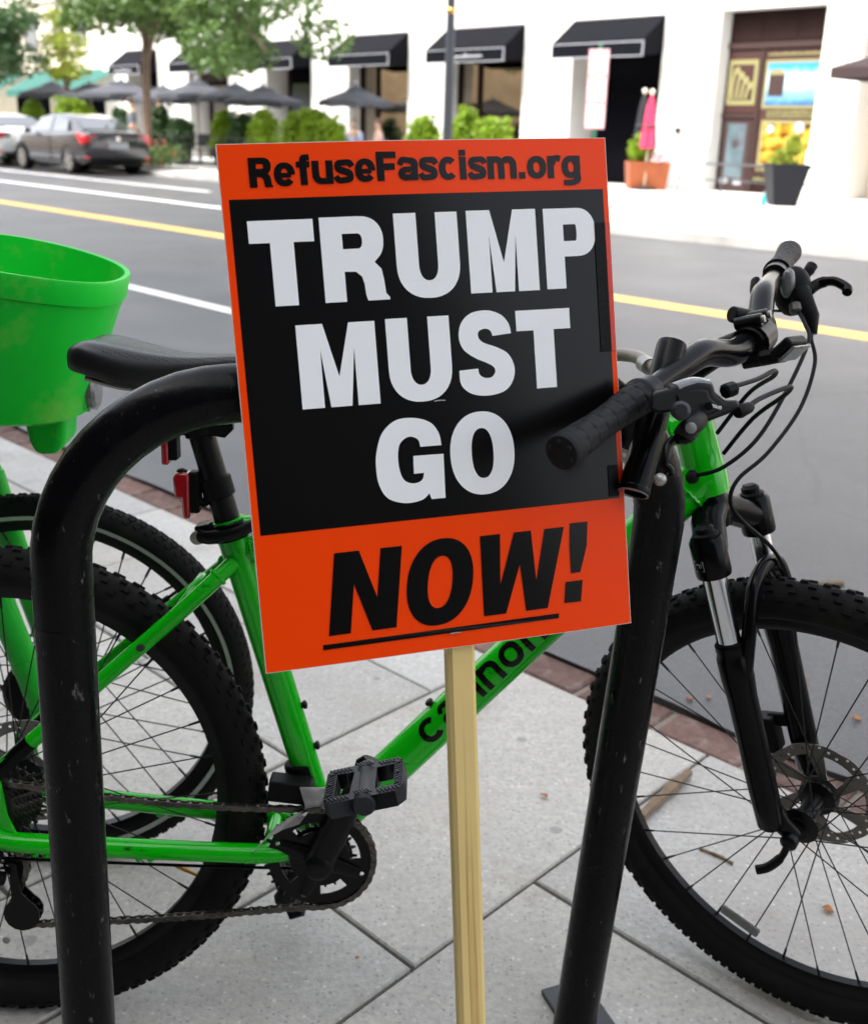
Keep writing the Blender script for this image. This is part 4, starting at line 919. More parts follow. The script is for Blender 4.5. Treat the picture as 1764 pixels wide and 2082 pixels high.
def cockpit():
    H_ = HB; a0, o0 = .1788, .0961
    def bar_pt(y):
        ay = abs(y); rise = .0255*min(1, max(0, (ay-.045)/.075))**1.0; rise = .0255*(lambda u: u*u*(3-2*u))(min(1, max(0, (ay-.04)/.10)))
        return H_(a0+rise+.0613*y, o0-.0556*ay/.418, y)
    ys = [-.418+.836*i/60 for i in range(61)]
    rad = [.0112+.0047*(lambda u: u*u*(3-2*u))(min(1, max(0, (.25-abs(y))/.13))) for y in ys]
    hb = bp('handlebar', MB().tube([bar_pt(y) for y in ys], rad, 24), 'blackgloss')
    # stem
    st0 = AX0+AXD*.150
    m = MB().lathe([(.0215, .118), (.0215, .128), (.018, .130), (.018, .170), (.0165, .1725), (1e-4, .1725)], AX0, AXD, 28)
    c = H_(a0, o0, 0)
    m.lathe([(.0235, -.020), (.0235, .020)], st0, AXD, 24)
    m.tube([st0+AXD*.002, st0.lerp(c, .5)+AXD*.006, st0.lerp(c, .86)], [.0195, .0175, .019], 20)
    ba = (H_(a0+.0613, o0, 1)-H_(a0, o0, 0)).normalized()
    m.lathe([(.0195, -.024), (.0215, -.022), (.0215, .022), (.0195, .024)], c, ba, 24)
    stm = bp('stem', m, 'blackgloss', ang=40)
    Mb = frame_M(H_, a0, o0, 0)
    fp = MB()
    for dy in (-.013, .013):
        for dz in (-.024, .024): fp.cyl(Mb @ Vector((-.012, dy, dz)), Mb @ Vector((.020, dy, dz)), .0075, n=12)
    fp.lathe([(.0225, -.020), (.0225, .020)], Mb @ Vector((.003, 0, 0)), ba, 20)
    bp('face_plate', fp, 'blackmetal', stm)
    for dy in (-.013, .013):
        for dz in (-.024, .024): bp('stem_bolt', MB().lathe([(.0045, 0), (.0045, .0035), (.0025, .004)], Mb @ Vector((.020, dy, dz)), (Mb @ Vector((1, 0, 0))-Mb @ Vector((0, 0, 0))), 10), 'steel', stm)
    # lamp bracket and front reflector on the bar
    br = bp('lamp_bracket', MB().lathe([(.017, -.012), (.0205, -.010), (.0205, .010), (.017, .012)], bar_pt(.052), ba, 20).cyl(bar_pt(.052)+Vector((-.012, -.02, .012)), bar_pt(.052)+Vector((-.045, -.035, .018)), .010, n=14), 'blackplastic', bevel=.002)
    c5 = bar_pt(-.035)
    r_ = bp('front_reflector', MB().box(c5+Vector((.046, -.032, .006)), (.012, .050, .028), Matrix.Rotation(-.7, 3, 'Z') @ Matrix.Rotation(.75, 3, 'Y')).cyl(c5+Vector((.02, -.012, -.01)), c5+Vector((.045, -.03, -.002)), .009, n=10), 'blackplastic', bevel=.003)
    bp('lens', MB().box(c5+Vector((.052, -.036, .000)), (.004, .050, .026), Matrix.Rotation(-.7, 3, 'Z') @ Matrix.Rotation(.75, 3, 'Y')), 'clear', r_, bevel=.002)
    # grips
    for s in (-1, 1):
        NG = 72; gy = [s*lerp(.268, .418, i/NG) for i in range(NG+1)]
        rr = []
        for i in range(NG+1):
            u = i/NG; base = .0168+.0014*math.cos(u*6.0)
            if u > .95: base = .0180
            if u < .035: base = .0192
            if .06 < u < .92 and i % 9 == 0: base -= .0007
            rr.append(base)
        pts = [bar_pt(y) for y in gy]
        gm = MB().tube(pts, rr, 40)
        for i in range(NG+1):
            ofs = 2 if (i//9) % 2 else 0
            for k in range(40):
                if (k+ofs) % 5 == 0 and .06 < i/NG < .92:
                    q = gm.v[i*40+k]; gm.v[i*40+k] = q.lerp(pts[i], .06)
        g_ = bp('grip', gm, 'grip', hb, ang=50)
        dd = (pts[-1]-pts[-2]).normalized()
        bp('end_cap', MB().lathe([(.0180, -.003), (.0185, 0), (.0170, .004), (.012, .0055), (1e-4, .006)], pts[-1], dd, 24), 'grip', hb)
        capd = MB(); u_ = dd.orthogonal().normalized(); v_ = dd.cross(u_)
        for k in range(6): capd.sphere(pts[-1]+dd*.0048+(u_*math.cos(k*1.047)+v_*math.sin(k*1.047))*.0115, .0026, 8, 5)
        bp('end_stud', capd, 'grip', hb)
    # near shifter and brake lever
    A = lambda *p: Vector(p)
    fr_ = [(.775, -.3092, .9605), (.7912, -.3008, .9634), (.8242, -.2839, .9698), (.8412, -.277, .9671), (.8447, -.2781, .957), (.8567, -.275, .9483), (.8716, -.2683, .9487), (.8735, -.2692, .9422), (.8591, -.2769, .937), (.8274, -.2935, .9279), (.8147, -.2982, .932), (.7977, -.3035, .9418), (.7816, -.3112, .9409), (.7717, -.3147, .9456)]
    bk_ = [(.7813, -.2786, .9594), (.7979, -.2701, .9624), (.8318, -.2532, .9691), (.8491, -.2463, .9664), (.8527, -.2475, .956), (.865, -.2445, .9471), (.8803, -.2378, .9475), (.8823, -.2387, .9408), (.8675, -.2465, .9354), (.835, -.2631, .926), (.822, -.2678, .9302), (.8046, -.273, .9402), (.788, -.2808, .9393), (.7779, -.2842, .944)]
    n_ = len(fr_); sh = MB().add(fr_+bk_, [tuple(range(n_-1, -1, -1)), tuple(range(n_, 2*n_))]+[(i, (i+1) % n_, n_+(i+1) % n_, n_+i) for i in range(n_)])
    sN = bp('brake_shifter', sh, 'blackplastic', hb, bevel=.0035, seg=3)
    fc = sum((Vector(q) for q in fr_), Vector())/n_; off = A(-.10, -.95, .10)*.004
    ridge = [Vector(fr_[i]).lerp(fc, .30)+off*.5 for i in (1, 2, 3, 4, 5, 8, 9, 10, 11)]; rb = [q-off*1.5 for q in ridge]; n2 = len(ridge)
    bp('shifter_cover', MB().add([tuple(q) for q in ridge+rb], [tuple(range(n2-1, -1, -1)), tuple(range(n2, 2*n2))]+[(i, (i+1) % n2, n2+(i+1) % n2, n2+i) for i in range(n2)]), 'blackplastic', sN, bevel=.002)
    bp('cover_screw', MB().lathe([(.0042, 0), (.0042, .002), (.002, .0022)], fc+A(.012, .002, -.002)+off*.9, A(-.1, -.95, .1), 12), 'blackmetal', sN)
    bp('clamp_band', MB().lathe([(.0113, -.010), (.0150, -.009), (.0150, .009), (.0113, .010)], bar_pt(-.255), (bar_pt(-.27)-bar_pt(-.25)), 20), 'blackmetal', sN)
    bp('gear_window', MB().tube(cr([(.797, -.290, .9635), (.812, -.280, .9675), (.826, -.272, .9690), (.840, -.266, .9665)], 4), [.003]+[.0085]*11+[.003], 12, flat=.55), 'clear', sN)
    bp('barrel_adjuster', MB().lathe([(.0055, 0), (.0080, .002), (.0080, .014), (.0050, .017)], A(.858, -.260, .958), A(.6, .35, .12), 8).lathe([(.0065, 0), (.0075, .004), (.0060, .018), (.004, .022)], A(.872, -.266, .938), A(.7, .45, .18), 12), 'blackplastic', sN)
    bp('shift_button', MB().tube([A(.8025, -.316, .9415), A(.7985, -.332, .946), A(.7962, -.342, .9495), A(.7955, -.3455, .9505)], [.006, .006, .0095, .006], 14), 'greyplastic', sN)
    bp('lever_bracket', MB().tube(cr([A(.824, -.300, .934), A(.815, -.318, .932), A(.806, -.330, .929), A(.802, -.333, .923)], 4), [.010]*6+[.0095]*7, 12), 'blackplastic', sN)
    bp('pivot_bolt', MB().lathe([(.0055, 0), (.0055, .003), (.003, .0035)], A(.8079, -.3385, .9323), A(-.2, -.95, .3), 12), 'steel', sN)
    pts = cr([A(.815, -.318, .923), A(.8078, -.3261, .9209), A(.7968, -.3264, .9192), A(.7891, -.3327, .9144), A(.7855, -.3405, .9037), A(.7847, -.3423, .8968), A(.7895, -.3434, .8924), A(.7905, -.3444, .8887), A(.7868, -.3449, .8863), A(.7825, -.347, .8855)], 6)
    lv = bp('brake_lever', MB().tube(pts, [.0062]*12+[.0042]*(len(pts)-12), 12), 'blackgloss', sN)
    bp('lever_ball', MB().sphere((.7796, -.3512, .8842), .0062, 14, 10), 'steel', sN)
    # maker's name in small grey capitals
    dx = (A(.8509, -.2813, .9454)-A(.8344, -.2882, .95)).normalized(); nrm = A(-.2, -.93, .3); nrm = (nrm-dx*nrm.dot(dx)).normalized(); dy = nrm.cross(dx)
    org = A(.8344, -.2925, .9475)
    seg = {'S': [[(1, .9), (.5, 1), (0, .8), (.2, .55), (.8, .45), (1, .2), (.5, 0), (0, .1)]], 'H': [[(0, 0), (0, 1)], [(1, 0), (1, 1)], [(0, .5), (1, .5)]], 'I': [[(.5, 0), (.5, 1)]], 'M': [[(0, 0), (0, 1), (.5, .4), (1, 1), (1, 0)]], 'A': [[(0, 0), (.5, 1), (1, 0)], [(.2, .35), (.8, .35)]], 'N': [[(0, 0), (0, 1), (1, 0), (1, 1)]], 'O': [[(0, .2), (0, .8), (.3, 1), (.7, 1), (1, .8), (1, .2), (.7, 0), (.3, 0), (0, .2)]]}
    tm = MB(); x = 0.
    for ch in 'SHIMANO':
        w_ = .0008 if ch == 'I' else .0019
        for s_ in seg[ch]: tm.tube([org+dx*(x+u*w_)+dy*(v*.0032) for u, v in s_], .0003, 4)
        x += w_+.0008
    bp('shifter_lettering', tm, 'signwhite', sN, ang=0)
    # far shifter and lever
    sF = MB().sphere((1.060, .165, 1.045), .030, 16, 10, (.85, .8, 1.15)).tube([A(1.063, .150, 1.045), A(1.075, .125, 1.012), A(1.078, .118, .990)], [.016, .012, .006], 12)
    oF = bp('brake_shifter', sF, 'blackplastic', hb)
    bp('clamp_band', MB().lathe([(.0113, -.010), (.0165, -.009), (.0165, .009), (.0113, .010)], bar_pt(.252), (bar_pt(.27)-bar_pt(.25)), 20), 'blackmetal', oF)
    bp('gear_window', MB().sphere((1.046, .146, 1.056), .017, 14, 8, (.6, .5, 1.2)), 'clear', oF)
    bp('brake_lever', MB().tube(cr([A(1.085, .172, 1.046), A(1.100, .178, 1.056), A(1.115, .165, 1.060), A(1.128, .148, 1.052), A(1.126, .140, 1.046)], 5), [.008]*8+[.0068]*13, 12), 'blackgloss', oF)
    bp('shift_button', MB().tube(cr([A(1.078, .178, 1.058), A(1.086, .185, 1.072), A(1.092, .190, 1.080)], 4), [.006]*4+[.008]*5, 10), 'blackplastic', oF)
    bp('shift_paddle', MB().tube(cr([A(1.040, .150, 1.018), A(1.015, .140, 1.022), A(1.000, .138, 1.040), A(1.002, .150, 1.058)], 5), [.003]*4+[.009]*8+[.010]*4, 10, flat=.6), 'blackplastic', oF)
    bp('barrel_adjuster', MB().lathe([(.006, 0), (.0085, .002), (.0085, .012), (.005, .016)], A(1.052, .130, 1.030), A(.1, -.5, -.8), 8), 'darksteel', oF)
    # cables
    C1 = [(1.056, .122, 1.020), (1.055, .087, 1.005), (1.052, .059, .985), (1.013, .004, .93), (.967, -.041, .873), (.925, -.05, .837), (.897, -.033, .822)]
    C2 = [(1.078, .119, .992), (1.071, .103, .985), (1.068, .071, .955), (1.036, .017, .903), (.983, -.036, .854), (.941, -.063, .825), (.932, -.07, .798), (.951, -.066, .772), (.995, -.045, .736), (1.029, -.015, .694), (1.045, .01, .655), (1.06, .04, .58)]
    C3 = [(.886, -.254, .942), (.907, -.228, .948), (.946, -.185, .954), (.961, -.160, .951), (.967, -.118, .936), (.951, -.065, .901), (.930, -.028, .850)]
    C4 = [(.870, -.250, .962), (.905, -.214, .966), (.938, -.165, .970), (.952, -.122, .959), (.945, -.057, .93), (.920, -.026, .875)]
    for c_ in (C1, C2, C3, C4): bp('cable', MB().tube(cr(c_, 8), .0027, 8), 'blackplastic')
    bp('cable_port', MB().lathe([(.009, -.002), (.008, .004), (.003, .007)], (.893, -.029, .819), (.3, -.9, .1), 12), 'blackplastic')
    bp('cable', MB().tube(cr([(.40, -.045, .262), (.30, -.055, .268), (.15, -.06, .274), (.0, -.066, .282), (-.05, -.07, .29), (-.05, -.075, .275), (-.02, -.076, .268)], 6), .0022, 8), 'blackgloss')
cockpit()
# ------------------------------------------------------------------ U-lock on the handlebar
def ulock():
    a, b = Vector((.253, 1.160, 1.010)), Vector((.209, 1.072, .868)); o = (a+b)/2
    t = thing('bicycle_lock', 'black U-lock with a fat crossbar hanging between the sign and the handlebar', 'lock', o)
    d = (b-a).normalized(); ln = (b-a).length
    part('crossbar', MB().lathe([(.012, -.003), (.0155, -.001), (.0165, .004), (.0165, ln-.006), (.0172, ln-.005), (.0172, ln-.001), (.0150, ln), (.0138, ln-.006), (1e-4, ln-.006)], a-o, d, 32), MT['blackgloss'], t, ang=30)
    part('end_ring', MB().lathe([(.0146, 0), (.0160, -.0005), (.0168, .0006), (.0146, .0012)], b-o+d*.0004, d, 28, closed=True), MT['steel'], t)
    part('end_disc', MB().lathe([(.0138, 0), (.0138, .001), (1e-4, .001)], b-o-d*.0065, d, 24), mat('orange_disc', (.45, .05, .01), .4), t)
    p = [a.lerp(b, .22), Vector((.222, 1.215, .985)), Vector((.170, 1.262, .970)), Vector((.135, 1.272, .925)), Vector((.160, 1.240, .892)), Vector((.195, 1.165, .888)), a.lerp(b, .80)]
    part('shackle', MB().tube([q-o for q in cr(p, 8)], .0075, 14), mat('shackle_vinyl', (.20, .18, .15), .45, var=.15, vscale=30), t)
    c = a.lerp(b, .22).lerp(p[1], .45)
    part('shackle_collar', MB().cyl(c-o, c-o+(p[1]-p[0]).normalized()*.016, .0095, n=18), MT['steel'], t)
ulock()

# ------------------------------------------------------------------ lime rental bicycle behind, on the left
def rental():
    t = thing('rental_bicycle', 'lime green rental bicycle with a big plastic basket behind the saddle', 'bicycle', (-.63, 1.575, 0), .08)
    Rw = .337
    P = lambda n, mb, m, par=None, **k: part(n, mb, MT[m], par or t, **k)
    # basket: flaring oval tub
    m = MB(); n = 56; rows = [(.800, .150, .118), (.806, .162, .130), (.84, .170, .138), (.998, .220, .171), (1.000, .2245, .1755), (1.030, .232, .182), (1.034, .231, .181), (1.034, .224, .174), (.99, .208, .160), (.83, .163, .130), (.815, .150, .115)]
    for z, ax, ay in rows:
        for k in range(n):
            a = 2*math.pi*k/n; c, s = math.cos(a), math.sin(a)
            m.v.append(Vector((-.060+ax*math.copysign(abs(c)**.8, c), ay*math.copysign(abs(s)**.8, s), z-(.042 if z > .95 else .012)*c+.016)))
    m.f += [(i*n+k, i*n+(k+1) % n, (i+1)*n+(k+1) % n, (i+1)*n+k) for i in range(len(rows)-1) for k in range(n)]+[tuple(range(n-1, -1, -1)), tuple((len(rows)-1)*n+k for k in range(n))]
    bk = P('basket', m, 'lime', ang=40)
    P('basket_bracket', MB().prism([(.015, .81), (.078, .81), (.072, .765), (.060, .748), (.028, .748), (.020, .770)], Matrix(((1, 0, 0, 0), (0, 0, 1, -.045), (0, 1, 0, 0), (0, 0, 0, 1))), .09), 'lime', bk, bevel=.012, seg=3)
    P('basket_bracket', MB().prism([(-.16, .81), (-.035, .81), (-.05, .782), (-.08, .775), (-.16, .775)], Matrix(((1, 0, 0, 0), (0, 0, 1, -.06), (0, 1, 0, 0), (0, 0, 0, 1))), .12), 'lime', bk, bevel=.01, seg=3)
    P('reflector_cup', MB().lathe([(.034, -.035), (.036, -.008), (.034, -.006)], (.112, 0, .842), (1, 0, 0), 28), 'lime', bk)
    P('front_reflector', MB().lathe([(.033, -.006), (.033, .002), (.028, .006), (1e-4, .007)], (.113, 0, .842), (1, 0, 0), 28), 'clear', bk)
    # fork, head tube and the frame running off to the left
    f = MB()
    for s in (-1, 1):
        f.tube(cr([(-.075, s*.060, .690), (-.045, s*.060, .535), (-.006, s*.058, .375), (.0, s*.058, .337)], 5), [.021]*12+[.019]*4, 16)
        f.box((.0, s*.058, .335), (.03, .012, .06))
    f.tube([(-.075, -.062, .69), (-.085, 0, .715), (-.075, .062, .69)], .020, 12)
    fk = P('fork', f, 'limepaint')
    for s in (-1, 1): P('leg_collar', MB().cyl((-.012, s*.0585, .40), (-.016, s*.0585, .418), .0225, n=16), 'limepaint', fk)
    P('frame', MB().tube([(-.088, 0, .70), (-.17, 0, 1.0)], .028, 18).tube(cr([(-.11, 0, .76), (-.24, 0, .58), (-.42, 0, .40), (-.60, 0, .36)], 5), .036, 18).tube([(-.60, 0, .36), (-.74, 0, .80)], .030, 16).tube([(-.60, .05, .34), (-1.09, .06, .337)], .014, 10).tube([(-.60, -.05, .34), (-1.09, -.06, .337)], .014, 10), 'limepaint')
    P('handlebar', MB().tube(cr([(-.27, -.30, 1.12), (-.20, -.20, 1.14), (-.175, 0, 1.06), (-.20, .20, 1.14), (-.27, .30, 1.12)], 6), .012, 12).tube([(-.17, 0, 1.0), (-.175, 0, 1.07)], .016, 12), 'blackplastic')
    P('saddle', MB().sphere((-.80, 0, .90), .14, 16, 10, (1, .62, .28)), 'saddle')
    P('seatpost', MB().cyl((-.74, 0, .78), (-.78, 0, .88), .016, n=14), 'blackmetal')
    # wheels
    rm = ring_mb([(Rw-.058, -.008), (Rw-.058, .008), (Rw-.044, .014), (Rw-.036, .014), (Rw-.036, -.014), (Rw-.044, -.014)]).mesh('rim', 30)
    ty = tyre_mb(Rw-.002, .0235, False)
    for i in range(110):   # slanted tread blocks
        for s in (-1, 1):
            for q, (b_, l_) in enumerate(((.22, .009), (.62, .010))):
                a = 2*math.pi*(i+.35*q)/110; rad = Vector((math.cos(a), 0, math.sin(a))); tan = Vector((-rad.z, 0, rad.x)); nrm = (rad*math.cos(b_)+Vector((0, s, 0))*math.sin(b_)); tr = Vector((0, s, 0))*math.cos(b_)-rad*math.sin(b_)
                o = rad*(Rw-.002-.0235)+nrm*.0235; tt = (tan*.6+tr*.8).normalized(); uu = nrm.cross(tt)
                vs = [o+nrm*z+tt*(x*l_*.5)+uu*(y*.0042) for z in (-.001, .0016) for x, y in ((-1, -1), (1, -1), (1, 1), (-1, 1))]
                ty.add(vs, [(4, 5, 6, 7), (0, 1, 5, 4), (1, 2, 6, 5), (2, 3, 7, 6), (3, 0, 4, 7)])
    tym = ty.mesh('tyre', 40)
    stripm = ring_mb([(Rw-.036, -.0208), (Rw-.0325, -.0215), (Rw-.029, -.0232), (Rw-.029, -.0240), (Rw-.0325, -.0223), (Rw-.036, -.0216)]).mesh('reflective_strip', 30)
    grey = mat('reflective_strip', (.42, .43, .40), .35, .2)
    ms = {}
    for xw, nm in ((0, 'front_wheel'), (-1.09, 'rear_wheel')):
        w_ = link(nm, rm, MT['blackmetal'], t, Matrix.Translation((xw, 0, Rw)))
        link('tyre', tym, MT['rubber'], w_); link('reflective_strip', stripm, grey, w_)
        link('reflective_strip', stripm, grey, w_, Matrix.Rotation(math.pi, 4, 'Z'))
        P('hub', MB().lathe([(.010, -.062), (.010, -.048), (.058, -.040), (.066, -.030), (.066, .030), (.058, .040), (.010, .048), (.010, .062)], (0, 0, 0), (0, 1, 0), 32), 'blackplastic', w_)
        if not ms:
            for sgn in (1, -1):
                for side in (-1, 1):
                    p0 = Vector((.064*math.sin(R(50)*sgn), side*.032, .064*math.cos(R(50)))); p1 = Vector((0, side*.003, Rw-.058)); d = (p1-p0).normalized()
                    ms[(sgn, side)] = MB().tube([p0, p1-d*.016], .0012, 6).tube([p1-d*.018, p1], .0022, 6).mesh('spoke', 0)
        for q in range(9):
            for j, k in enumerate(((1, -1), (-1, 1), (-1, -1), (1, 1))): link('spoke', ms[k], MT['spoke'], w_, Matrix.Rotation(2*math.pi*(q*4+j)/36, 4, 'Y'))
        if xw == 0: P('valve', MB().cyl((0, 0, Rw-.06), (0, 0, Rw-.088), .003, n=8).cyl((0, 0, Rw-.078), (0, 0, Rw-.096), .005, n=8), 'blackplastic', w_, M=Matrix.Rotation(R(52), 4, 'Y'))
rental()
# ------------------------------------------------------------------ far side of the street
MT['white_stone'] = mat('white_stone', (.62, .605, .575), .8, var=.05, vscale=1.2, bump=.2, bscale=30)
MT['plinth'] = mat('pale_plinth', (.62, .61, .585), .8, var=.08, vscale=2)
MT['cream'] = mat('cream_stone', (.62, .56, .46), .8, var=.06, vscale=1.5)
MT['awning'] = mat('black_canvas', (.0045, .0048, .0075), .75, spec=.06, var=.15, vscale=3)
MT['awn_white'] = mat('awning_piping', (.34, .35, .38), .7)
MT['glass_tint'] = mat('shop_glass', (.42, .37, .30), .04, 1.0, var=.2, vscale=1.2)
MT['glass_dark'] = mat('dark_glass', (.05, .055, .06), .05, coat=1., spec=.6)
MT['brown'] = mat('brown_paint', (.018, .0085, .007), .5, spec=.1, var=.12, vscale=3)
MT['brown_l'] = mat('brown_rail', (.045, .028, .026), .5, spec=.12)
MT['interior'] = mat('dark_interior', (.004, .004, .0055), .9, spec=0)
MT['umb'] = mat('grey_umbrella_canvas', (.072, .075, .088), .8, spec=.1, var=.12, vscale=4)
MT['umbpole'] = mat('umbrella_pole', (.35, .27, .18), .6)
MT['blackiron'] = mat('black_iron', (.012, .012, .014), .5)
MT['pole'] = mat('lamp_post_paint', (.028, .032, .042), .4)
MT['bark'] = mat('bark', (.19, .135, .10), .9, var=.3, vscale=12, bump=.8, bscale=40)
MT['greencanvas'] = mat('green_canvas', (.004, .085, .068), .7)
def leafmat(name, c, tr=.25):
    m = mat(name, c, .55, rnd=0, var=.45, vscale=2.6)
    b = m.node_tree.nodes['Principled BSDF']; b.inputs['Subsurface Weight'].default_value = 0
    nt = m.node_tree; tl = nt.nodes.new('ShaderNodeBsdfTranslucent'); tl.inputs[0].default_value = (c[0]*1.6, c[1]*1.5, c[2], 1)
    mx = nt.nodes.new('ShaderNodeMixShader'); mx.inputs[0].default_value = tr; out = nt.nodes['Material Output']
    nt.links.new(b.outputs[0], mx.inputs[1]); nt.links.new(tl.outputs[0], mx.inputs[2]); nt.links.new(mx.outputs[0], out.inputs[0]); return m
MT['leaf'] = leafmat('leaf_green', (.085, .150, .045), .35)
MT['leaf_y'] = leafmat('leaf_yellow_green', (.20, .25, .025), .4)
MT['leaf_d'] = leafmat('leaf_dark', (.05, .105, .04), .3)
MT['shrub'] = leafmat('shrub_green', (.16, .26, .008), .3)
MT['shrub_d'] = leafmat('shrub_dark', (.03, .075, .02), .25)
def leaves(mb, c, rad, n, sz, rng, fill=.55):
    for _ in range(n):
        while True:
            d = Vector((rng.uniform(-1, 1), rng.uniform(-1, 1), rng.uniform(-1, 1)))
            if .001 < d.length <= 1: break
        d = d.normalized()*(fill+(1-fill)*rng.random()**.5)*rng.uniform(.8, 1.05)
        p = Vector(c)+Vector((d.x*rad[0], d.y*rad[1], d.z*rad[2]))
        u = Vector((rng.gauss(0, 1), rng.gauss(0, 1), rng.gauss(0, .6))).normalized(); v = u.orthogonal().normalized(); v.rotate(Matrix.Rotation(rng.uniform(0, 6.3), 3, u))
        s = sz*rng.uniform(.6, 1.4); b = len(mb.v)
        mb.v += [p-u*s*.5, p+v*s*.3, p+u*s*.5, p-v*s*.3]; mb.f.append((b, b+1, b+2, b+3))
def far(name, label, cat, s, t, z=.12, rz=0, group=None):
    return thing(name, label, cat, FW(s, t, z), FA+rz, group)

def building():
    B = thing('white_stone_building', 'long white stone building with black awnings over its ground floor bays', 'building', (0, 0, 0), FA)
    P = lambda n, mb, m, par=None, **k: part(n, mb, MT[m], par or B, **k)
    ops = [(-41.2, -38.9), (-36.7, -34.1), (-31.8, -29.35), (-27.45, -24.75), (-23.15, -20.3), (-18.65, -16.0), (-14.5, -12.05)]
    zt = 3.88
    P('header_wall', MB().bb(-43.2, -11.15, 22.0, 23.2, zt, 9.5), 'white_stone', ang=0)
    P('string_course', MB().bb(-43.2, -11.15, 21.93, 21.999, 5.0, 5.14), 'white_stone', ang=0)
    edges = [-43.2]+[q for o in ops for q in o]+[-11.15]
    for a, b in zip(edges[0::2], edges[1::2]):
        p = P('pilaster', MB().bb(a, b, 21.99, 23.2, .12, zt-.002), 'white_stone', ang=0)
        P('pilaster_base', MB().bb(a-.0, b+.0, 21.90, 21.989, .12, 1.02).bb(a-.0, b, 21.93, 21.988, 1.021, 1.10), 'plinth', p, ang=0)
        for k in range(1, 6): P('stone_course', MB().bb(a+.012, b-.012, 21.975, 21.992, 1.12+(k-1)*.55, 1.12+k*.55-.014), 'white_stone', p, ang=0)
    for i, (a, b) in enumerate(ops):
        if i == 6: continue
        P('interior', MB().bb(a, b, 22.9, 22.95, .12, zt-.01), 'interior', ang=0)
        if i in (3, 4):
            fr = MB(); w_ = (b-a)
            wn = P('shop_window', MB().bb(a+.06, b-.06, 22.50, 22.52, .62, 3.1), 'glass_tint', ang=0)
            P('window_frame', MB().bb(a, a+.09, 22.42, 22.56, .12, 3.85), 'brown', wn, ang=0); P('window_frame', MB().bb(b-.09, b, 22.42, 22.56, .12, 3.85), 'brown', wn, ang=0)
            P('window_frame', MB().bb(a+.091, b-.091, 22.42, 22.56, 3.05, 3.2), 'brown', wn, ang=0); P('window_frame', MB().bb(a+.091, b-.091, 22.42, 22.56, .12, .62), 'brown', wn, ang=0)
            P('mullion', MB().bb(a+w_*.27, a+w_*.27+.10, 22.43, 22.55, .621, 3.049), 'brown', wn, ang=0)
            P('mullion', MB().bb(a+.091, a+w_*.27-.001, 22.44, 22.54, 1.9, 2.0), 'brown', wn, ang=0)
        elif i in (0, 1, 2):
            wn = P('shop_window', MB().bb(a+.7, b-.06, 22.50, 22.52, .5, 2.6), 'glass_dark', ang=0)
            P('window_frame', MB().bb(a+.6, a+.69, 22.42, 22.56, .12, 3.0), 'brown', wn, ang=0)
        # awning
        m = MB(); ta, tf = 21.97, 21.20; z0, z1, z2 = 3.86, 3.30, 2.96
        a2, b2 = a-.02, b+.02
        v = [(a2, ta, z0), (b2, ta, z0), (b2, tf, z1), (a2, tf, z1), (a2, tf, z2), (b2, tf, z2), (a2, ta, z2+.1), (b2, ta, z2+.1)]
        m.add(v, [(0, 3, 2, 1), (3, 4, 5, 2), (0, 6, 4, 3), (1, 2, 5, 7)])
        aw = P('awning', m, 'awning', ang=0); sd = aw.modifiers.new('solid', 'SOLIDIFY'); sd.thickness = .012
        P('awning_piping', MB().bb(a2, b2, tf-.020, tf-.008, z1-.042, z1-.022), 'awn_white', aw, ang=0)
        P('awning_piping', MB().bb(a2, b2, tf-.020, tf-.008, z2, z2+.02), 'awn_white', aw, ang=0)
        P('awning_piping', MB().bb(b2+.004, b2+.016, tf-.021, tf+.02, z2, z1-.014), 'awn_white', aw, ang=0)
        P('awning_arm', MB().cyl((b2-.05, ta, 3.1), (b2-.05, tf+.03, 3.2), .012, n=8), 'blackiron', aw)
        if i in (4, 0):   # white script, too soft to read in the photo
            st = []; x = a2+(b2-a2)*(.28 if i == 4 else .2); rng = random.Random(i)
            pts = [(x, 3.08)]
            for k in range(26):
                x += .052; pts.append((x, 3.09+(.085 if k in (0, 6, 13) else .03)*(1 if k % 2 else -.55)+rng.uniform(-.01, .01)))
            P('awning_lettering', strokes_mesh(MB(), [(pts, .032, 4)], lambda X, Y, k: (X, tf-.026, Y)), 'awn_white', aw, ang=0)
    P('lamp_glow_panel', MB().bb(-36.2, -34.5, 22.2, 22.25, 2.7, 2.95), 'brown_l', ang=0)
    # brown shop front with a door and poster panels
    a, b = ops[6]; W = b-a; fx = lambda f: a+W*f
    s = P('shopfront', MB().bb(a+.002, b-.002, 22.40, 22.9, .12, zt-.01), 'brown', ang=0)
    for x0, x1 in ((.02, .31), (.345, .66), (.695, .98)): P('transom_panel', MB().bb(fx(x0), fx(x1), 22.385, 22.399, 3.28, 3.80), 'brown', s, ang=0)
    P('transom_rail', MB().bb(a+.003, b-.003, 22.34, 22.399, 3.12, 3.24), 'brown_l', s, ang=0)
    P('mid_rail', MB().bb(a+.003, fx(.35), 22.35, 22.399, 1.70, 1.78), 'brown_l', s, ang=0)
    P('stile', MB().bb(fx(.345), fx(.375), 22.36, 22.399, .12, 3.10), 'brown_l', s, ang=0)
    P('low_rail', MB().bb(fx(.376), b-.003, 22.36, 22.399, .48, .54), 'brown_l', s, ang=0)
    door = P('door', MB().bb(fx(.03), fx(.33), 22.375, 22.399, .14, 1.66), 'brown_l', s, ang=0)
    gl = mat('door_glass', (.05, .085, .10), .08, coat=1., col2=(.10, .14, .16), c2scale=1.5, c2lo=.4, c2hi=.6); MT['doorglass'] = gl
    P('door_pane', MB().bb(fx(.085), fx(.275), 22.365, 22.374, .42, 1.58), 'doorglass', s, ang=0)
    P('door_mark', MB().lathe([(.10, 0), (.10, .004), (.02, .005)], (fx(.18), 22.362, 1.15), (0, -1, 0), 16), 'glass_dark', s)
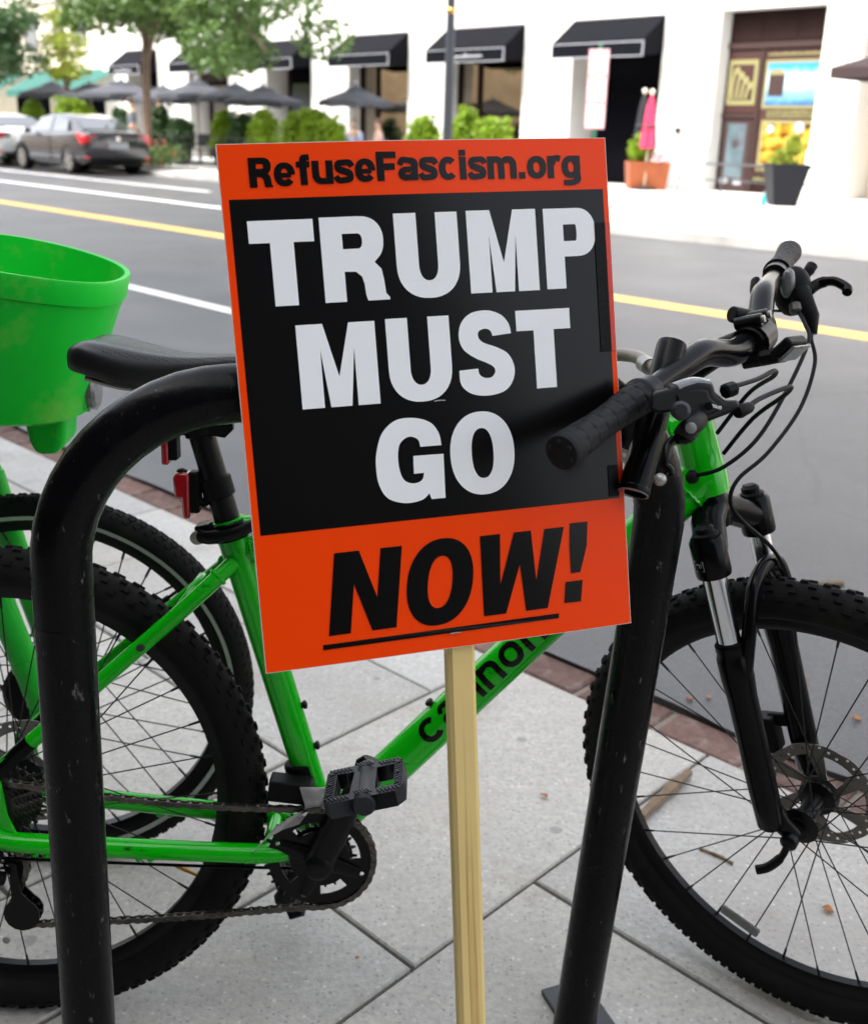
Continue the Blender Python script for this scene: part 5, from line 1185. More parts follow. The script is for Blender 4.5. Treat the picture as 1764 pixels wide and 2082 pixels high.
    P('door_notice', MB().bb(fx(.06), fx(.14), 22.352, 22.360, .30, .40).bb(fx(.20), fx(.28), 22.352, 22.360, .28, .38), 'awn_white', s, ang=0)
    MT['gold'] = mat('gold_frame', (.21, .195, .09), .6, spec=.1); MT['maroon'] = mat('maroon_panel', (.035, .008, .006), .5)
    P('maroon_panel', MB().bb(fx(.385), b-.01, 22.388, 22.3995, .56, 3.08), 'maroon', s, ang=0); P('maroon_panel', MB().bb(fx(.02), fx(.335), 22.388, 22.3995, 1.80, 3.08), 'maroon', s, ang=0)
    def poster_mat(name, f):
        m = bpy.data.materials.new(name); m.use_nodes = True; nt = m.node_tree; b_ = nt.nodes['Principled BSDF']; b_.inputs['Roughness'].default_value = .4; b_.inputs['Specular IOR Level'].default_value = .1
        tc = nt.nodes.new('ShaderNodeTexCoord'); f(nt, tc, b_); return m
    def sky_pic(nt, tc, b_):
        L = nt.links.new; sp = nt.nodes.new('ShaderNodeSeparateXYZ'); L(tc.outputs['Generated'], sp.inputs[0])
        no = nt.nodes.new('ShaderNodeTexNoise'); no.inputs['Scale'].default_value = 7; L(tc.outputs['Generated'], no.inputs[0])
        ad = nt.nodes.new('ShaderNodeMath'); ad.operation = 'MULTIPLY_ADD'; ad.inputs[1].default_value = .22; L(no.outputs[0], ad.inputs[0]); L(sp.outputs[2], ad.inputs[2])
        rp = nt.nodes.new('ShaderNodeValToRGB'); L(ad.outputs[0], rp.inputs[0]); e = rp.color_ramp.elements
        e[0].position = .08; e[0].color = (.008, .06, .18, 1); e[1].position = 1.0; e[1].color = (.04, .22, .55, 1)
        for p_, c in ((.25, (.10, .22, .42, 1)), (.45, (.18, .32, .36, 1)), (.55, (.34, .46, .48, 1)), (.8, (.38, .50, .56, 1))):
            q = e.new(p_); q.color = c
        L(rp.outputs[0], b_.inputs[0])
    def gold_pic(nt, tc, b_):
        L = nt.links.new; no = nt.nodes.new('ShaderNodeTexNoise'); no.inputs['Scale'].default_value = 4.5; no.inputs['Detail'].default_value = 1; L(tc.outputs['Generated'], no.inputs[0])
        rp = nt.nodes.new('ShaderNodeValToRGB'); L(no.outputs[0], rp.inputs[0]); e = rp.color_ramp.elements
        e[0].position = .32; e[0].color = (.03, .015, .004, 1); e[1].position = .68; e[1].color = (.34, .28, .06, 1)
        q = e.new(.45); q.color = (.22, .10, .006, 1); q = e.new(.55); q.color = (.34, .24, .03, 1); L(rp.outputs[0], b_.inputs[0])
    MT['pic1'] = poster_mat('sky_poster', sky_pic); MT['pic2'] = poster_mat('gold_poster', gold_pic)
    for x0, x1, z0, z1, m in ((.40, .985, 1.90, 2.88, 'pic1'), (.42, .995, .70, 1.66, 'pic2')):
        fr = P('poster_frame', MB().bb(fx(x0), fx(x1), 22.37, 22.387, z0, z1), 'gold', s, ang=0)
        P('poster_print', MB().bb(fx(x0)+.07, fx(x1)-.07, 22.360, 22.369, z0+.07, z1-.07), m, s, ang=0)
    P('poster_house', MB().bb(fx(.45), fx(.60), 22.352, 22.359, 2.15, 2.58), 'brown_l', s, ang=0)
    P('poster_house_roof', MB().prism([(fx(.44), 2.58), (fx(.61), 2.58), (fx(.56), 2.70), (fx(.46), 2.68)], Matrix(((1, 0, 0, 0), (0, 0, 1, 22.350), (0, 1, 0, 0), (0, 0, 0, 1))), .008), 'gold', s, ang=0)
    for x, z, r_ in ((.52, 1.48, .09), (.80, 1.52, .12)): P('poster_lamp', MB().lathe([(r_, 0), (r_, .004), (.01, .005)], (fx(x), 22.358, z), (0, -1, 0), 18), 'awn_white', s)
    P('emblem_frame', MB().bb(fx(.03), fx(.325), 22.37, 22.387, 1.97, 2.90), 'gold', s, ang=0)
    P('emblem_field', MB().bb(fx(.03)+.09, fx(.325)-.09, 22.360, 22.369, 2.07, 2.80), 'maroon', s, ang=0)
    for k in range(4):   # curling plume shapes
        x0 = fx(.09+.045*k); em = MB().tube(cr([(x0, 22.352, 2.09), (x0-.02+.03*k, 22.352, 2.35), (x0+.03+.02*k, 22.352, 2.66-.09*k), (x0+.10+.01*k, 22.352, 2.70-.10*k), (x0+.11, 22.352, 2.60-.10*k)], 5), [.035]*10+[.045]*11, 8, flat=.2, up=(0, 1, 0))
        P('emblem_plume', em, 'gold', s)
    rng = random.Random(4)
    for x0, x1, z in ((.41, .98, 2.965), (.46, .93, 1.80), (.46, .93, 1.72), (.42, .60, .60), (.40, .70, .40)):
        tx = MB(); x = fx(x0)
        while x < fx(x1):
            w_ = rng.uniform(.025, .05); tx.bb(x, x+w_, 22.370, 22.384, z, z+rng.uniform(.04, .065)); x += w_+.016
        o = P('gold_text', tx, 'gold', s, ang=0); o['kind'] = 'stuff'
    P('wall_box', MB().bb(-15.42, -15.28, 21.93, 21.974, 1.35, 1.47), 'blackiron', ang=0)
building()

def cream_building():
    B = thing('cream_building', 'cream stone building with a cornice and green awnings at the left edge', 'building', (0, 0, 0), FA)
    P = lambda n, mb, m, par=None, **k: part(n, mb, MT[m], par or B, **k)
    P('wall', MB().bb(-140, -43.25, 22.2, 23.2, .12, 11), 'cream', ang=0)
    P('cornice', MB().bb(-140, -43.25, 21.9, 22.199, 5.55, 5.95).bb(-140, -43.25, 21.75, 21.899, 5.951, 6.15), 'cream', ang=0)
    for a in (-47.9, -52.6, -57.3, -62):
        w_ = P('window', MB().bb(a, a+3.1, 22.15, 22.199, 4.15, 5.25), 'glass_dark', ang=0)
        P('mullion', MB().bb(a+1.25, a+1.85, 22.10, 22.149, 4.1, 5.3), 'cream', w_, ang=0); P('sill', MB().bb(a-.1, a+3.2, 22.05, 22.199, 4.02, 4.10), 'cream', w_, ang=0)
    for a in (-46.6, -52.2, -58): P('shop_bay', MB().bb(a, a+3.4, 22.14, 22.198, .12, 2.6), 'interior', ang=0)
    for a in (-49.6, -58.0):
        m = MB(); v = [(a, 22.19, 3.3), (a+7.4, 22.19, 3.3), (a+7.4, 20.6, 2.45), (a, 20.6, 2.45), (a, 20.6, 2.2), (a+7.4, 20.6, 2.2)]
        m.add(v, [(0, 3, 2, 1), (3, 4, 5, 2)]); o = P('green_awning', m, 'greencanvas', ang=0); o.modifiers.new('solid', 'SOLIDIFY').thickness = .02
cream_building()
def right_bay():
    B = thing('beige_shop_bay', 'beige columned shop bay at the right edge beyond the white pilaster', 'building', (0, 0, 0), FA)
    P = lambda n, mb, m, **k: part(n, mb, MT[m], B, **k)
    P('back_wall', MB().bb(-11.14, 25, 23.0, 23.4, .12, 9.5), 'cream', ang=0)
    P('lintel', MB().bb(-11.14, 25, 22.0, 22.99, 3.6, 9.5), 'white_stone', ang=0)
    for s_ in (-10.3, -5.2, -.5, 4, 9, 14): P('column', MB().bb(s_, s_+.9, 22.02, 22.9, .12, 3.59), 'cream', ang=0)
    for s_ in (-9.2, -4.1, .6, 5, 10): P('shop_glass', MB().bb(s_, s_+3.7, 22.7, 22.72, .6, 3.4), 'glass_tint', ang=0)
right_bay()

def near_building():
    B = thing('tan_building', 'tan stone building on the near side, mirrored in the shop windows', 'building', (0, 0, 0), FA)
    tan = mat('tan_stone', (.56, .44, .30), .85, var=.1, vscale=1); MT['tan'] = tan
    P = lambda n, mb, m, par=None, **k: part(n, mb, MT[m], par or B, **k)
    P('wall', MB().bb(-95, -15, -9, NEAR_T, -.1, NEAR_H), 'tan', ang=0)
    P('cornice', MB().bb(-95, -15, NEAR_T+.001, NEAR_T+.5, NEAR_H-.8, NEAR_H), 'tan', ang=0)
    for k in range(-6, 6):
        for f in range(1, 3):
            w_ = P('window', MB().bb(-54+k*6.6, -51+k*6.6, NEAR_T+.001, NEAR_T+.06, 1.0+f*4.2, 3.6+f*4.2), 'glass_dark', ang=0)
NEAR_T, NEAR_H = -4.6, 13.0
near_building()

def dark_reflection_block():  # unseen block, added so black surfaces facing the camera reflect something dark
    B = thing('added_dark_block', 'made-up dark block on the near side, behind the viewer, added to darken reflections', 'building', (0, 0, 0), FA)
    br = mat('added_block_trim', (.022, .019, .017), .5); gl = mat('added_block_dark', (.012, .012, .013), .35, spec=.3)
    part('wall', MB().bb(-14.9, 60, -9, NEAR_T, -.1, NEAR_H), gl, B, ang=0)
    for k in range(36): part('fin', MB().bb(-14.8+k*2.1, -14.6+k*2.1, NEAR_T+.001, NEAR_T+.25, 0, NEAR_H-.1), br, B, ang=0)
    for z in (3.6, 7.2, 10.8): part('block_band', MB().bb(-14.8, 60, NEAR_T+.001, NEAR_T+.18, z, z+.5), br, B, ang=0)
dark_reflection_block()
# ------------------------------------------------------------------ patio umbrellas
def umbrella_open(s, t, hw, za, zd, label, first=None):
    o = far('patio_umbrella', label, 'umbrella', s, t, .12, random.uniform(-.3, .3), 'open grey patio umbrellas')
    n = 8; m = MB(); ze = za-zd
    for k in range(n):
        a0, a1 = 2*math.pi*k/n, 2*math.pi*(k+1)/n
        p0, p1 = Vector((hw*math.cos(a0), hw*math.sin(a0), ze)), Vector((hw*math.cos(a1), hw*math.sin(a1), ze)); md = (p0+p1)/2; md.z += .03
        q0, q1 = p0*.22, p1*.22; q0.z = q1.z = za-.09
        b = len(m.v); m.v += [p0, md, p1, q1, q0, p0-Vector((0, 0, .13)), md-Vector((0, 0, .13)), p1-Vector((0, 0, .13))]
        m.f += [(b, b+1, b+2, b+3, b+4), (b, b+5, b+6, b+1), (b+1, b+6, b+7, b+2)]
    part('canopy', m, MT['umb'], o, ang=0)
    part('vent_cap', MB().lathe([(hw*.30, za-.09), (hw*.12, za-.02), (.03, za+.03)], n=8), MT['umb'], o, ang=0)
    part('pole', MB().cyl((0, 0, 0), (0, 0, za), .028, n=10), MT['umbpole'], o)
    part('finial', MB().sphere((0, 0, za+.07), .055, 10, 8), MT['awn_white'], o)
    part('base', MB().lathe([(.26, 0), (.26, .05), (.05, .09)], n=16), MT['blackiron'], o)
    return o
for s, t, hw, za, zd, lb in [(-22.2, 18.0, 1.05, 2.12, .38, 'small dark grey patio umbrella standing alone before the tan reflecting window'),
    (-26.2, 18.0, 1.30, 2.16, .42, 'grey patio umbrella half behind the drooping branch, nearest the placard'),
    (-28.0, 18.3, 1.30, 2.25, .40, 'grey patio umbrella second from the drooping branch'),
    (-29.6, 18.0, 1.40, 2.34, .44, 'grey patio umbrella with a pale finial below the orange-lit awning'),
    (-31.9, 18.2, 1.30, 2.22, .40, 'grey patio umbrella just right of the tree trunk'),
    (-34.2, 18.0, 1.55, 2.40, .44, 'large grey patio umbrella just left of the tree trunk'),
    (-36.8, 18.2, 1.40, 2.36, .44, 'grey patio umbrella behind the yellow-green tree'),
    (-39.3, 18.0, 1.40, 2.42, .44, 'leftmost grey patio umbrella in front of the green awnings')]:
    umbrella_open(s, t, hw*.88, za, zd*.95, lb)
def umbrella_shut(s, t, h, col, label):
    o = far('closed_umbrella', label, 'umbrella', s, t)
    m = MB(); n = 16; rows = [(.145, .85), (.15, .98), (.12, 1.3), (.085, 1.65), (.04, 1.86), (.025, 1.9)]
    for r_, z in rows:
        for k in range(n):
            a = 2*math.pi*k/n; q = r_*(1+.22*(1 if k % 2 else -1)); m.v.append(Vector((q*math.cos(a), q*math.sin(a), z*h/1.9)))
    m.f += [(i*n+k, i*n+(k+1) % n, (i+1)*n+(k+1) % n, (i+1)*n+k) for i in range(5) for k in range(n)]+[tuple(range(n-1, -1, -1)), tuple(5*n+k for k in range(n))]
    part('folded_canopy', m, mat(label[:10]+'_canvas', col, .75, var=.15, vscale=8), o, ang=0)
    part('strap', MB().lathe([(.13, 1.25*h/1.9), (.155, 1.28*h/1.9), (.13, 1.31*h/1.9)], n=14), MT['blackiron'], o)
    part('pole', MB().cyl((0, 0, 0), (0, 0, h+.02), .025, n=10), MT['umbpole'], o); part('finial', MB().sphere((0, 0, h+.07), .06, 10, 8), MT['cream'], o)
    part('base', MB().lathe([(.25, 0), (.25, .05), (.05, .09)], n=14), MT['blackiron'], o)
umbrella_shut(-15.12, 20.55, 1.98, (.62, .035, .10), 'folded pink-red umbrella standing behind the orange planter')
umbrella_shut(-15.62, 20.95, 2.02, (.016, .016, .022), 'folded black umbrella with a pale finial behind the pink one')
def market():
    o = far('market_umbrella', 'dark brown square umbrella on a thick post at the right edge', 'umbrella', -7.35, 17.5)
    hw = 1.33; m = MB(); c = [(-hw, -hw), (hw, -hw), (hw, hw), (-hw, hw)]
    v = [(x, y, 2.17) for x, y in c]+[(x, y, 2.02) for x, y in c]+[(0, 0, 2.75)]
    m.add(v, [(i, (i+1) % 4, 8) for i in range(4)]+[(i+4, (i+1) % 4+4, (i+1) % 4, i) for i in range(4)])
    part('canopy', m, mat('maroon_canvas', (.020, .008, .008), .75), o, ang=0)
    part('pole', MB().cyl((-.95, 0, 0), (-.95, 0, 2.1), .045, n=12).cyl((-.75, .1, 0), (-.75, .1, 2.1), .03, n=12), MT['brown_l'], o)
    part('base', MB().box((-.8, 0, .04), (.9, .9, .08)), mat('grey_base', (.22, .25, .32), .6), o)
market()

# ------------------------------------------------------------------ shrubs, planters
def shrub(s, t, hw, z0, z1, m, label, box=True, n=2200, shape='cone', group='clipped evergreen shrubs along the patio', d=None):
    o = far('evergreen_shrub', label, 'shrub', s, t, .12, 0, group); rng = random.Random(int(-s*100)); mb = MB(); h = z1-z0
    for k in range(5):
        f = k/4; r_ = hw*(1-.55*f**1.6) if shape == 'cone' else hw*(.85+.15*math.sin(k*2))
        leaves(mb, (rng.uniform(-.1, .1)*hw, rng.uniform(-.1, .1)*hw, z0+h*(.12+.76*f)), (r_, min(r_, .45), h*.2), n//5, .095, rng, .45)
    for k in range(14):
        a_ = rng.uniform(0, 6.28); f = rng.random(); leaves(mb, (hw*.8*(1-.5*f)*math.cos(a_), .3*math.sin(a_), z0+h*(.15+.9*f)), (.13, .13, .16), 45, .085, rng, .2)
    for k in range(5):
        f = k/4; r_ = hw*(1-.55*f**1.6)*.55; mb.sphere((0, 0, z0+h*(.12+.76*f)), 1, 8, 6, (r_, min(r_, .34), h*.17))
    part('foliage', mb, MT[m], o, ang=0)
    part('stem', MB().cyl((0, 0, max(.05, z0-.3)), (0, 0, z0+h*.7), .03, .015, n=8), MT['bark'], o)
    if box: part('planter', MB().lathe([(.24, 0), (.30, .62), (.27, .62), (.25, .55)], n=4), MT['blackiron'], o, ang=0)
    return o
SH = [(-18.62, 17, .42, .62, 1.38, 'shrub', 'bright green rounded shrub left of the lamp post'),
 (-17.35, 17, .55, .62, 1.50, 'shrub', 'bright green rounded shrub just right of the lamp post'), (-16.45, 17, .55, .62, 1.38, 'shrub', 'bright green shrub at the right end of the patio row'),
 (-23.35, 17, .55, .55, 1.42, 'shrub', 'bright green shrub below the drooping branch'), (-22.55, 17, .60, .55, 1.50, 'shrub', 'bright green shrub nearest the small dark umbrella, left one'), (-21.9, 17, .5, .55, 1.30, 'shrub', 'bright green shrub nearest the small dark umbrella, right one'),
 (-26.6, 17, .5, .5, 1.45, 'shrub', 'green cone shrub beside the dark patio chairs'), (-25.75, 17, .5, .5, 1.38, 'shrub_d', 'dark green cone shrub between two brighter ones'), (-24.8, 17, .6, .5, 1.48, 'shrub', 'green cone shrub left of the drooping branch tip'),
 (-30.0, 17, .5, .5, 1.55, 'shrub_d', 'dark cone shrub right of the tree trunk'), (-28.95, 17, .5, .5, 1.25, 'shrub_d', 'lower dark cone shrub right of the tree trunk, beside the chairs'),
 (-32.45, 17, .6, .5, 1.50, 'shrub_d', 'dark round shrub behind the person in grey'),
 (-36.2, 17, .7, .5, 1.78, 'shrub', 'tall bright green shrub above the grey car roof, left one'), (-34.9, 17, .65, .5, 1.70, 'shrub', 'tall bright green shrub above the grey car roof, right one'),
 (-38.9, 17, .65, .5, 1.75, 'shrub', 'bright green pointed shrub behind the white car')]
for q in SH: shrub(q[0], q[1], q[2], q[3], q[4], q[5], q[6])
def bed():
    o = far('flower_bed', 'loose flowering bush with reddish blooms at the foot of the street tree', 'plants', -26.9, 15.0); rng = random.Random(5); mb = MB()
    for k in range(9): leaves(mb, (rng.uniform(-.9, .9), rng.uniform(-.3, .3), rng.uniform(.15, .55)), (.4, .3, .25), 140, .09, rng, .3)
    part('foliage', mb, MT['leaf'], o, ang=0)
    fm = MB()
    for k in range(60): leaves(fm, (rng.uniform(-1.1, 1.1), rng.uniform(-.35, .2), rng.uniform(.1, .75)), (.03, .03, .03), 4, .06, rng, .3)
    q = part('blossom', fm, mat('blossom', (.55, .16, .12), .6), o, ang=0); q['kind'] = 'stuff'
    part('soil', MB().box((0, 0, .03), (2.6, 1.0, .06)), MT['ground'], o)
bed()
def planter_black():
    o = far('black_planter', 'tall tapered black planter with a yellow-green bush before the poster shop', 'planter', -10.55, 18.55)
    part('pot', MB().lathe([(.29, 0), (.30, .02), (.475, .70), (.475, .73), (.43, .73), (.42, .66)], n=4), mat('charcoal_resin', (.016, .0165, .021), .55, spec=.1), o, Matrix.Rotation(R(45), 4, 'Z'), ang=0)
    mb = MB(); rng = random.Random(9)
    for k in range(7): leaves(mb, (rng.uniform(-.15, .15), rng.uniform(-.15, .15), .75+.45*k/7), (.30*(1-k/9), .3*(1-k/9), .12), 90, .09, rng, .3)
    part('foliage', mb, MT['leaf_y'], o, ang=0)
    part('stem', MB().cyl((0, 0, .6), (0, 0, 1.0), .02, n=6), MT['bark'], o)
planter_black()
def bottle():
    o = far('plastic_bottle', 'small teal bottle standing at the foot of the black planter', 'bottle', -10.62, 18.02)
    part('body', MB().lathe([(.045, 0), (.05, .01), (.05, .14), (.02, .19), (.02, .23), (1e-4, .23)], n=14), mat('teal_plastic', (.02, .35, .33), .2, coat=.5), o)
    part('cap', MB().lathe([(.023, .22), (.023, .245), (1e-4, .246)], n=12), MT['awn_white'], o)
bottle()
def planter_orange():
    o = far('orange_planter', 'square rust-orange planter with a bright bush beside the pilaster', 'planter', -15.35, 20.9)
    part('box', MB().lathe([(.56, 0), (.64, .60), (.60, .60), (.58, .52)], n=4), mat('rust_orange', (.22, .050, .010), .6, var=.15, vscale=4), o, Matrix.Rotation(R(45), 4, 'Z'), ang=0)
    mb = MB(); rng = random.Random(2); leaves(mb, (-.12, -.1, .88), (.34, .3, .34), 900, .09, rng, .3); part('foliage', mb, MT['shrub'], o, ang=0)
    f2 = MB(); leaves(f2, (.35, -.1, .66), (.22, .2, .2), 120, .07, rng, .3); q = part('blossom', f2, mat('pink_blossom', (.6, .25, .3), .6), o, ang=0); q['kind'] = 'stuff'
    part('stem', MB().cyl((-.1, 0, .5), (-.1, 0, .8), .02, n=6), MT['bark'], o)
planter_orange()

# ------------------------------------------------------------------ trees
def tree(name, label, s, t, trunk, limbs, blobs, m, seed, per=260, sz=.17):
    o = far(name, label, 'tree', s, t); rng = random.Random(seed)
    tb = MB().tube(cr(trunk, 5), [lerp(.125, .085, i/((len(trunk)-1)*5)) for i in range((len(trunk)-1)*5+1)], 12)
    for l in limbs: tb.tube(cr(l, 4), [lerp(.08, .02, i/((len(l)-1)*4)) for i in range((len(l)-1)*4+1)], 8)
    part('trunk', tb, MT['bark'], o)
    mb = MB()
    for c, r_ in blobs: leaves(mb, c, r_, int(per*(r_[0]*r_[2])**.6), sz, rng, .35)
    part('crown', mb, MT[m], o, ang=0)
B1 = []; rg = random.Random(21)
for k in range(84):
    x = rg.uniform(-1.2, 6.5); lo = 3.2 if x < 1.5 else lerp(3.1, 1.95, min(1, (x-1.5)/4)); z = rg.uniform(lo+.25, 6.4); B1.append(((x, rg.uniform(-1.6, 1.6), z), (rg.uniform(.5, .95), rg.uniform(.5, .9), rg.uniform(.35, .6))))
tree('street_tree', 'large green street tree behind the grey car with a drooping right branch', -27.4, 15.1, [(0, 0, -.05), (.02, 0, 1.2), (.1, 0, 2.4), (.2, 0, 3.2), (.3, .1, 4.6)],
     [[(.1, 0, 2.5), (1.0, -.1, 3.5), (2.4, -.2, 4.0), (4.5, -.3, 3.6), (6.0, -.3, 2.7)], [(.2, 0, 3.0), (-.7, .2, 4.0), (-1.4, .3, 4.6)], [(.25, 0, 3.4), (1.4, .6, 4.8), (2.6, 1.0, 5.4)]], B1, 'leaf', 3, 430, .18)
tree('young_tree', 'slim yellow-green young tree in front of the cream building', -36.9, 17.4, [(0, 0, 0), (0, 0, 1.5), (.05, 0, 3.0), (0, 0, 4.2)], [[(.02, 0, 2.4), (.6, 0, 3.2)], [(.02, 0, 2.6), (-.6, .1, 3.5)]],
     [((0, 0, 4.35), (.6, .6, .4)), ((-.6, 0, 3.6), (.7, .6, .5)), ((.5, 0, 3.5), (.7, .6, .5)), ((.6, 0, 2.75), (.7, .6, .4)), ((-.7, 0, 2.9), (.6, .6, .35)), ((0, 0, 2.6), (.6, .5, .3))], 'leaf_y', 5, 520, .16)
tree('edge_tree', 'dark green street tree cut by the left edge of the picture', -38.2, 15.6, [(-.8, 0, 0), (-.8, 0, 2), (-.7, 0, 4)], [[(-.8, 0, 2.2), (.2, 0, 3.2)]],
     [((rg.uniform(-1.8, 1.0), rg.uniform(-1, 1), rg.uniform(2.7, 4.8)), (rg.uniform(.5, .9), .8, rg.uniform(.4, .6))) for k in range(24)], 'leaf_d', 6, 560, .18)

# ------------------------------------------------------------------ cars
def car(name, label, s, t, paint, seed=0):
    o = far(name, label, 'car', s, t, 0, math.pi, 'cars parked along the far kerb')
    hw = .90
    body = MB()
    st = [(-2.28, .52, .78, .80, .90), (-2.20, .34, .86, .95, .99), (-1.95, .26, .90, 1.0, 1.03), (-1.55, .22, .93, 1.02, 1.04), (-.9, .20, .92, 1.0, 1.02), (0, .20, .90, .99, 1.0), (.9, .20, .89, .985, 1.0), (1.35, .22, .86, .97, .99), (1.85, .25, .80, .95, .93), (2.15, .30, .72, .88, .82), (2.30, .44, .60, .74, .66)]
    k = 11
    for x, zb, zs, wf, zt in st:
        w_ = hw*wf
        half = [(0, zb), (w_*.86, zb), (w_*.985, zb+.12), (w_, (zb+zs)/2), (w_*.985, zs), (w_*.93, zt-.03), (w_*.70, zt), (0, zt+.015)]
        for y, z in half: body.v.append(Vector((x, y, z)))
        for y, z in half[1:-1][::-1]: body.v.append(Vector((x, -y, z)))
    k = 14
    body.f += [(i*k+j, i*k+(j+1) % k, (i+1)*k+(j+1) % k, (i+1)*k+j) for i in range(len(st)-1) for j in range(k)]+[tuple(range(k-1, -1, -1)), tuple((len(st)-1)*k+j for j in range(k))]
    P = lambda n, mb, m, par=None, **kk: part(n, mb, m, par or o, **kk)
    bo = P('body', body, paint, ang=40)
    cab = MB(); cs = [(-1.95, 1.02, .72, 1.03), (-1.25, 1.0, .76, 1.33), (-.55, .98, .77, 1.42), (.15, .98, .77, 1.42), (.55, .98, .77, 1.36), (1.25, .98, .74, 1.0)]
    for x, zb, wb, zt in cs:
        wt = wb*.80
        for y, z in ((-wb-.04, zb-.06), (-wt, zt-.05), (-wt*.8, zt), (wt*.8, zt), (wt, zt-.05), (wb+.04, zb-.06)): cab.v.append(Vector((x, y, max(z, zb-.06))))
    cab.f += [(i*6+j, i*6+(j+1) % 6, (i+1)*6+(j+1) % 6, (i+1)*6+j) for i in range(5) for j in range(6)]+[(5, 4, 3, 2, 1, 0), tuple(30+j for j in range(6))]
    P('roof', cab, paint, ang=50)
    gm = MT['glass_dark']
    def quad(n, pts, m, off):
        a, b, c, d = [Vector(q) for q in pts]; nr = (b-a).cross(d-a).normalized()*off
        return P(n, MB().add([a+nr, b+nr, c+nr, d+nr, a-nr*.2, b-nr*.2, c-nr*.2, d-nr*.2], [(0, 1, 2, 3), (4, 7, 6, 5), (0, 4, 5, 1), (1, 5, 6, 2), (2, 6, 7, 3), (3, 7, 4, 0)]), m, ang=0)
    quad('rear_window', [(-1.88, .66, 1.06), (-1.88, -.66, 1.06), (-1.27, -.55, 1.315), (-1.27, .55, 1.315)], gm, .015)
    quad('windscreen', [(1.18, -.68, 1.03), (1.18, .68, 1.03), (.60, .56, 1.335), (.60, -.56, 1.335)], gm, .015)
    for s_ in (-1, 1):
        for pts in ([(-1.30, .80, 1.0), (-.42, .815, .98), (-.42, .655, 1.34), (-1.10, .65, 1.27)], [(-.36, .815, .98), (.62, .815, .97), (.42, .65, 1.32), (-.36, .655, 1.345)]):
            q = [(x, y*s_, z) for x, y, z in pts]
            if s_ > 0: q = q[::-1]
            quad('side_window', q, gm, .03)
    tyre = MB().lathe([(.20, -.10), (.29, -.11), (.32, -.08), (.32, .08), (.29, .11), (.20, .10)], axis=(0, 1, 0), n=28).mesh('tyre', 30)
    rim = MB().lathe([(.215, -.07), (.215, .10), (.20, .105), (.05, .085), (1e-4, .09)], axis=(0, 1, 0), n=28)
    for j in range(5):
        a = 2*math.pi*j/5; rim.tube([(.03*math.cos(a), .095, .03*math.sin(a)), (.20*math.cos(a), .108, .20*math.sin(a))], [.04, .028], 6, flat=.3, up=(0, 1, 0))
    rim = rim.mesh('wheel_rim', 30)
    for x in (-1.38, 1.36):
        for s_ in (-1, 1):
            w_ = link('wheel', tyre, MT['rubber'], o, Matrix.Translation((x, s_*.80, .32)) @ Matrix.Rotation(0 if s_ > 0 else math.pi, 4, 'Z'))
            link('rim', rim, MT['steel'], w_)
            P('wheel_arch', MB().tube([(x+.365*math.cos(R(a)), s_*.895, .33+.365*math.sin(R(a))) for a in range(-5, 190, 15)], .022, 6), MT['blackplastic'])
    red = mat('tail_lamp_red', (.55, .012, .02), .15, coat=1.)
    for s_ in (-1, 1):
        P('tail_lamp', MB().prism([(-2.21, .90), (-1.93, 1.0), (-1.90, .90), (-2.05, .76), (-2.22, .72)], Matrix(((1, 0, 0, 0), (0, 0, 1, s_*.86-.045), (0, 1, 0, 0), (0, 0, 0, 1))), .09).box((-2.24, s_*.70, .84), (.07, .32, .15)), red, bevel=.01)
        P('lamp_lens', MB().box((-2.278, s_*.62, .83), (.03, .20, .10)), MT['clear'], bevel=.01)
        P('bumper_reflector', MB().box((-2.20, s_*.80, .42), (.06, .12, .05)), red, bevel=.005)
        P('mirror', MB().sphere((.62, s_*1.0, 1.0), .10, 10, 8, (.6, 1, .7)), paint)
    P('number_plate', MB().box((-2.285, 0, .70), (.02, .52, .15)), MT['awn_white'], bevel=.004)
    P('badge', MB().lathe([(.06, 0), (.06, .01), (.02, .014)], (-2.275, 0, .86), (-1, 0, 0), 16), MT['chrome'])
    P('bumper_trim', MB().box((-2.24, 0, .36), (.08, 1.45, .06)).box((-2.20, 0, .26), (.08, 1.3, .1)), MT['blackplastic'], bevel=.01)
    P('door_seam', MB().box((-.39, .905, .62), (.012, .01, .62)).box((-.39, -.905, .62), (.012, .01, .62)), MT['blackplastic'])
    return o
car('parked_car', 'dark grey sedan parked at the far kerb, seen from behind', -27.85, 13.28, mat('grey_car_paint', (.040, .039, .046), .25, .4, coat=1.))
car('parked_car', 'white car at the left edge, parked ahead of the grey sedan', -33.0, 13.28, mat('white_car_paint', (.72, .75, .73), .3, coat=1.))

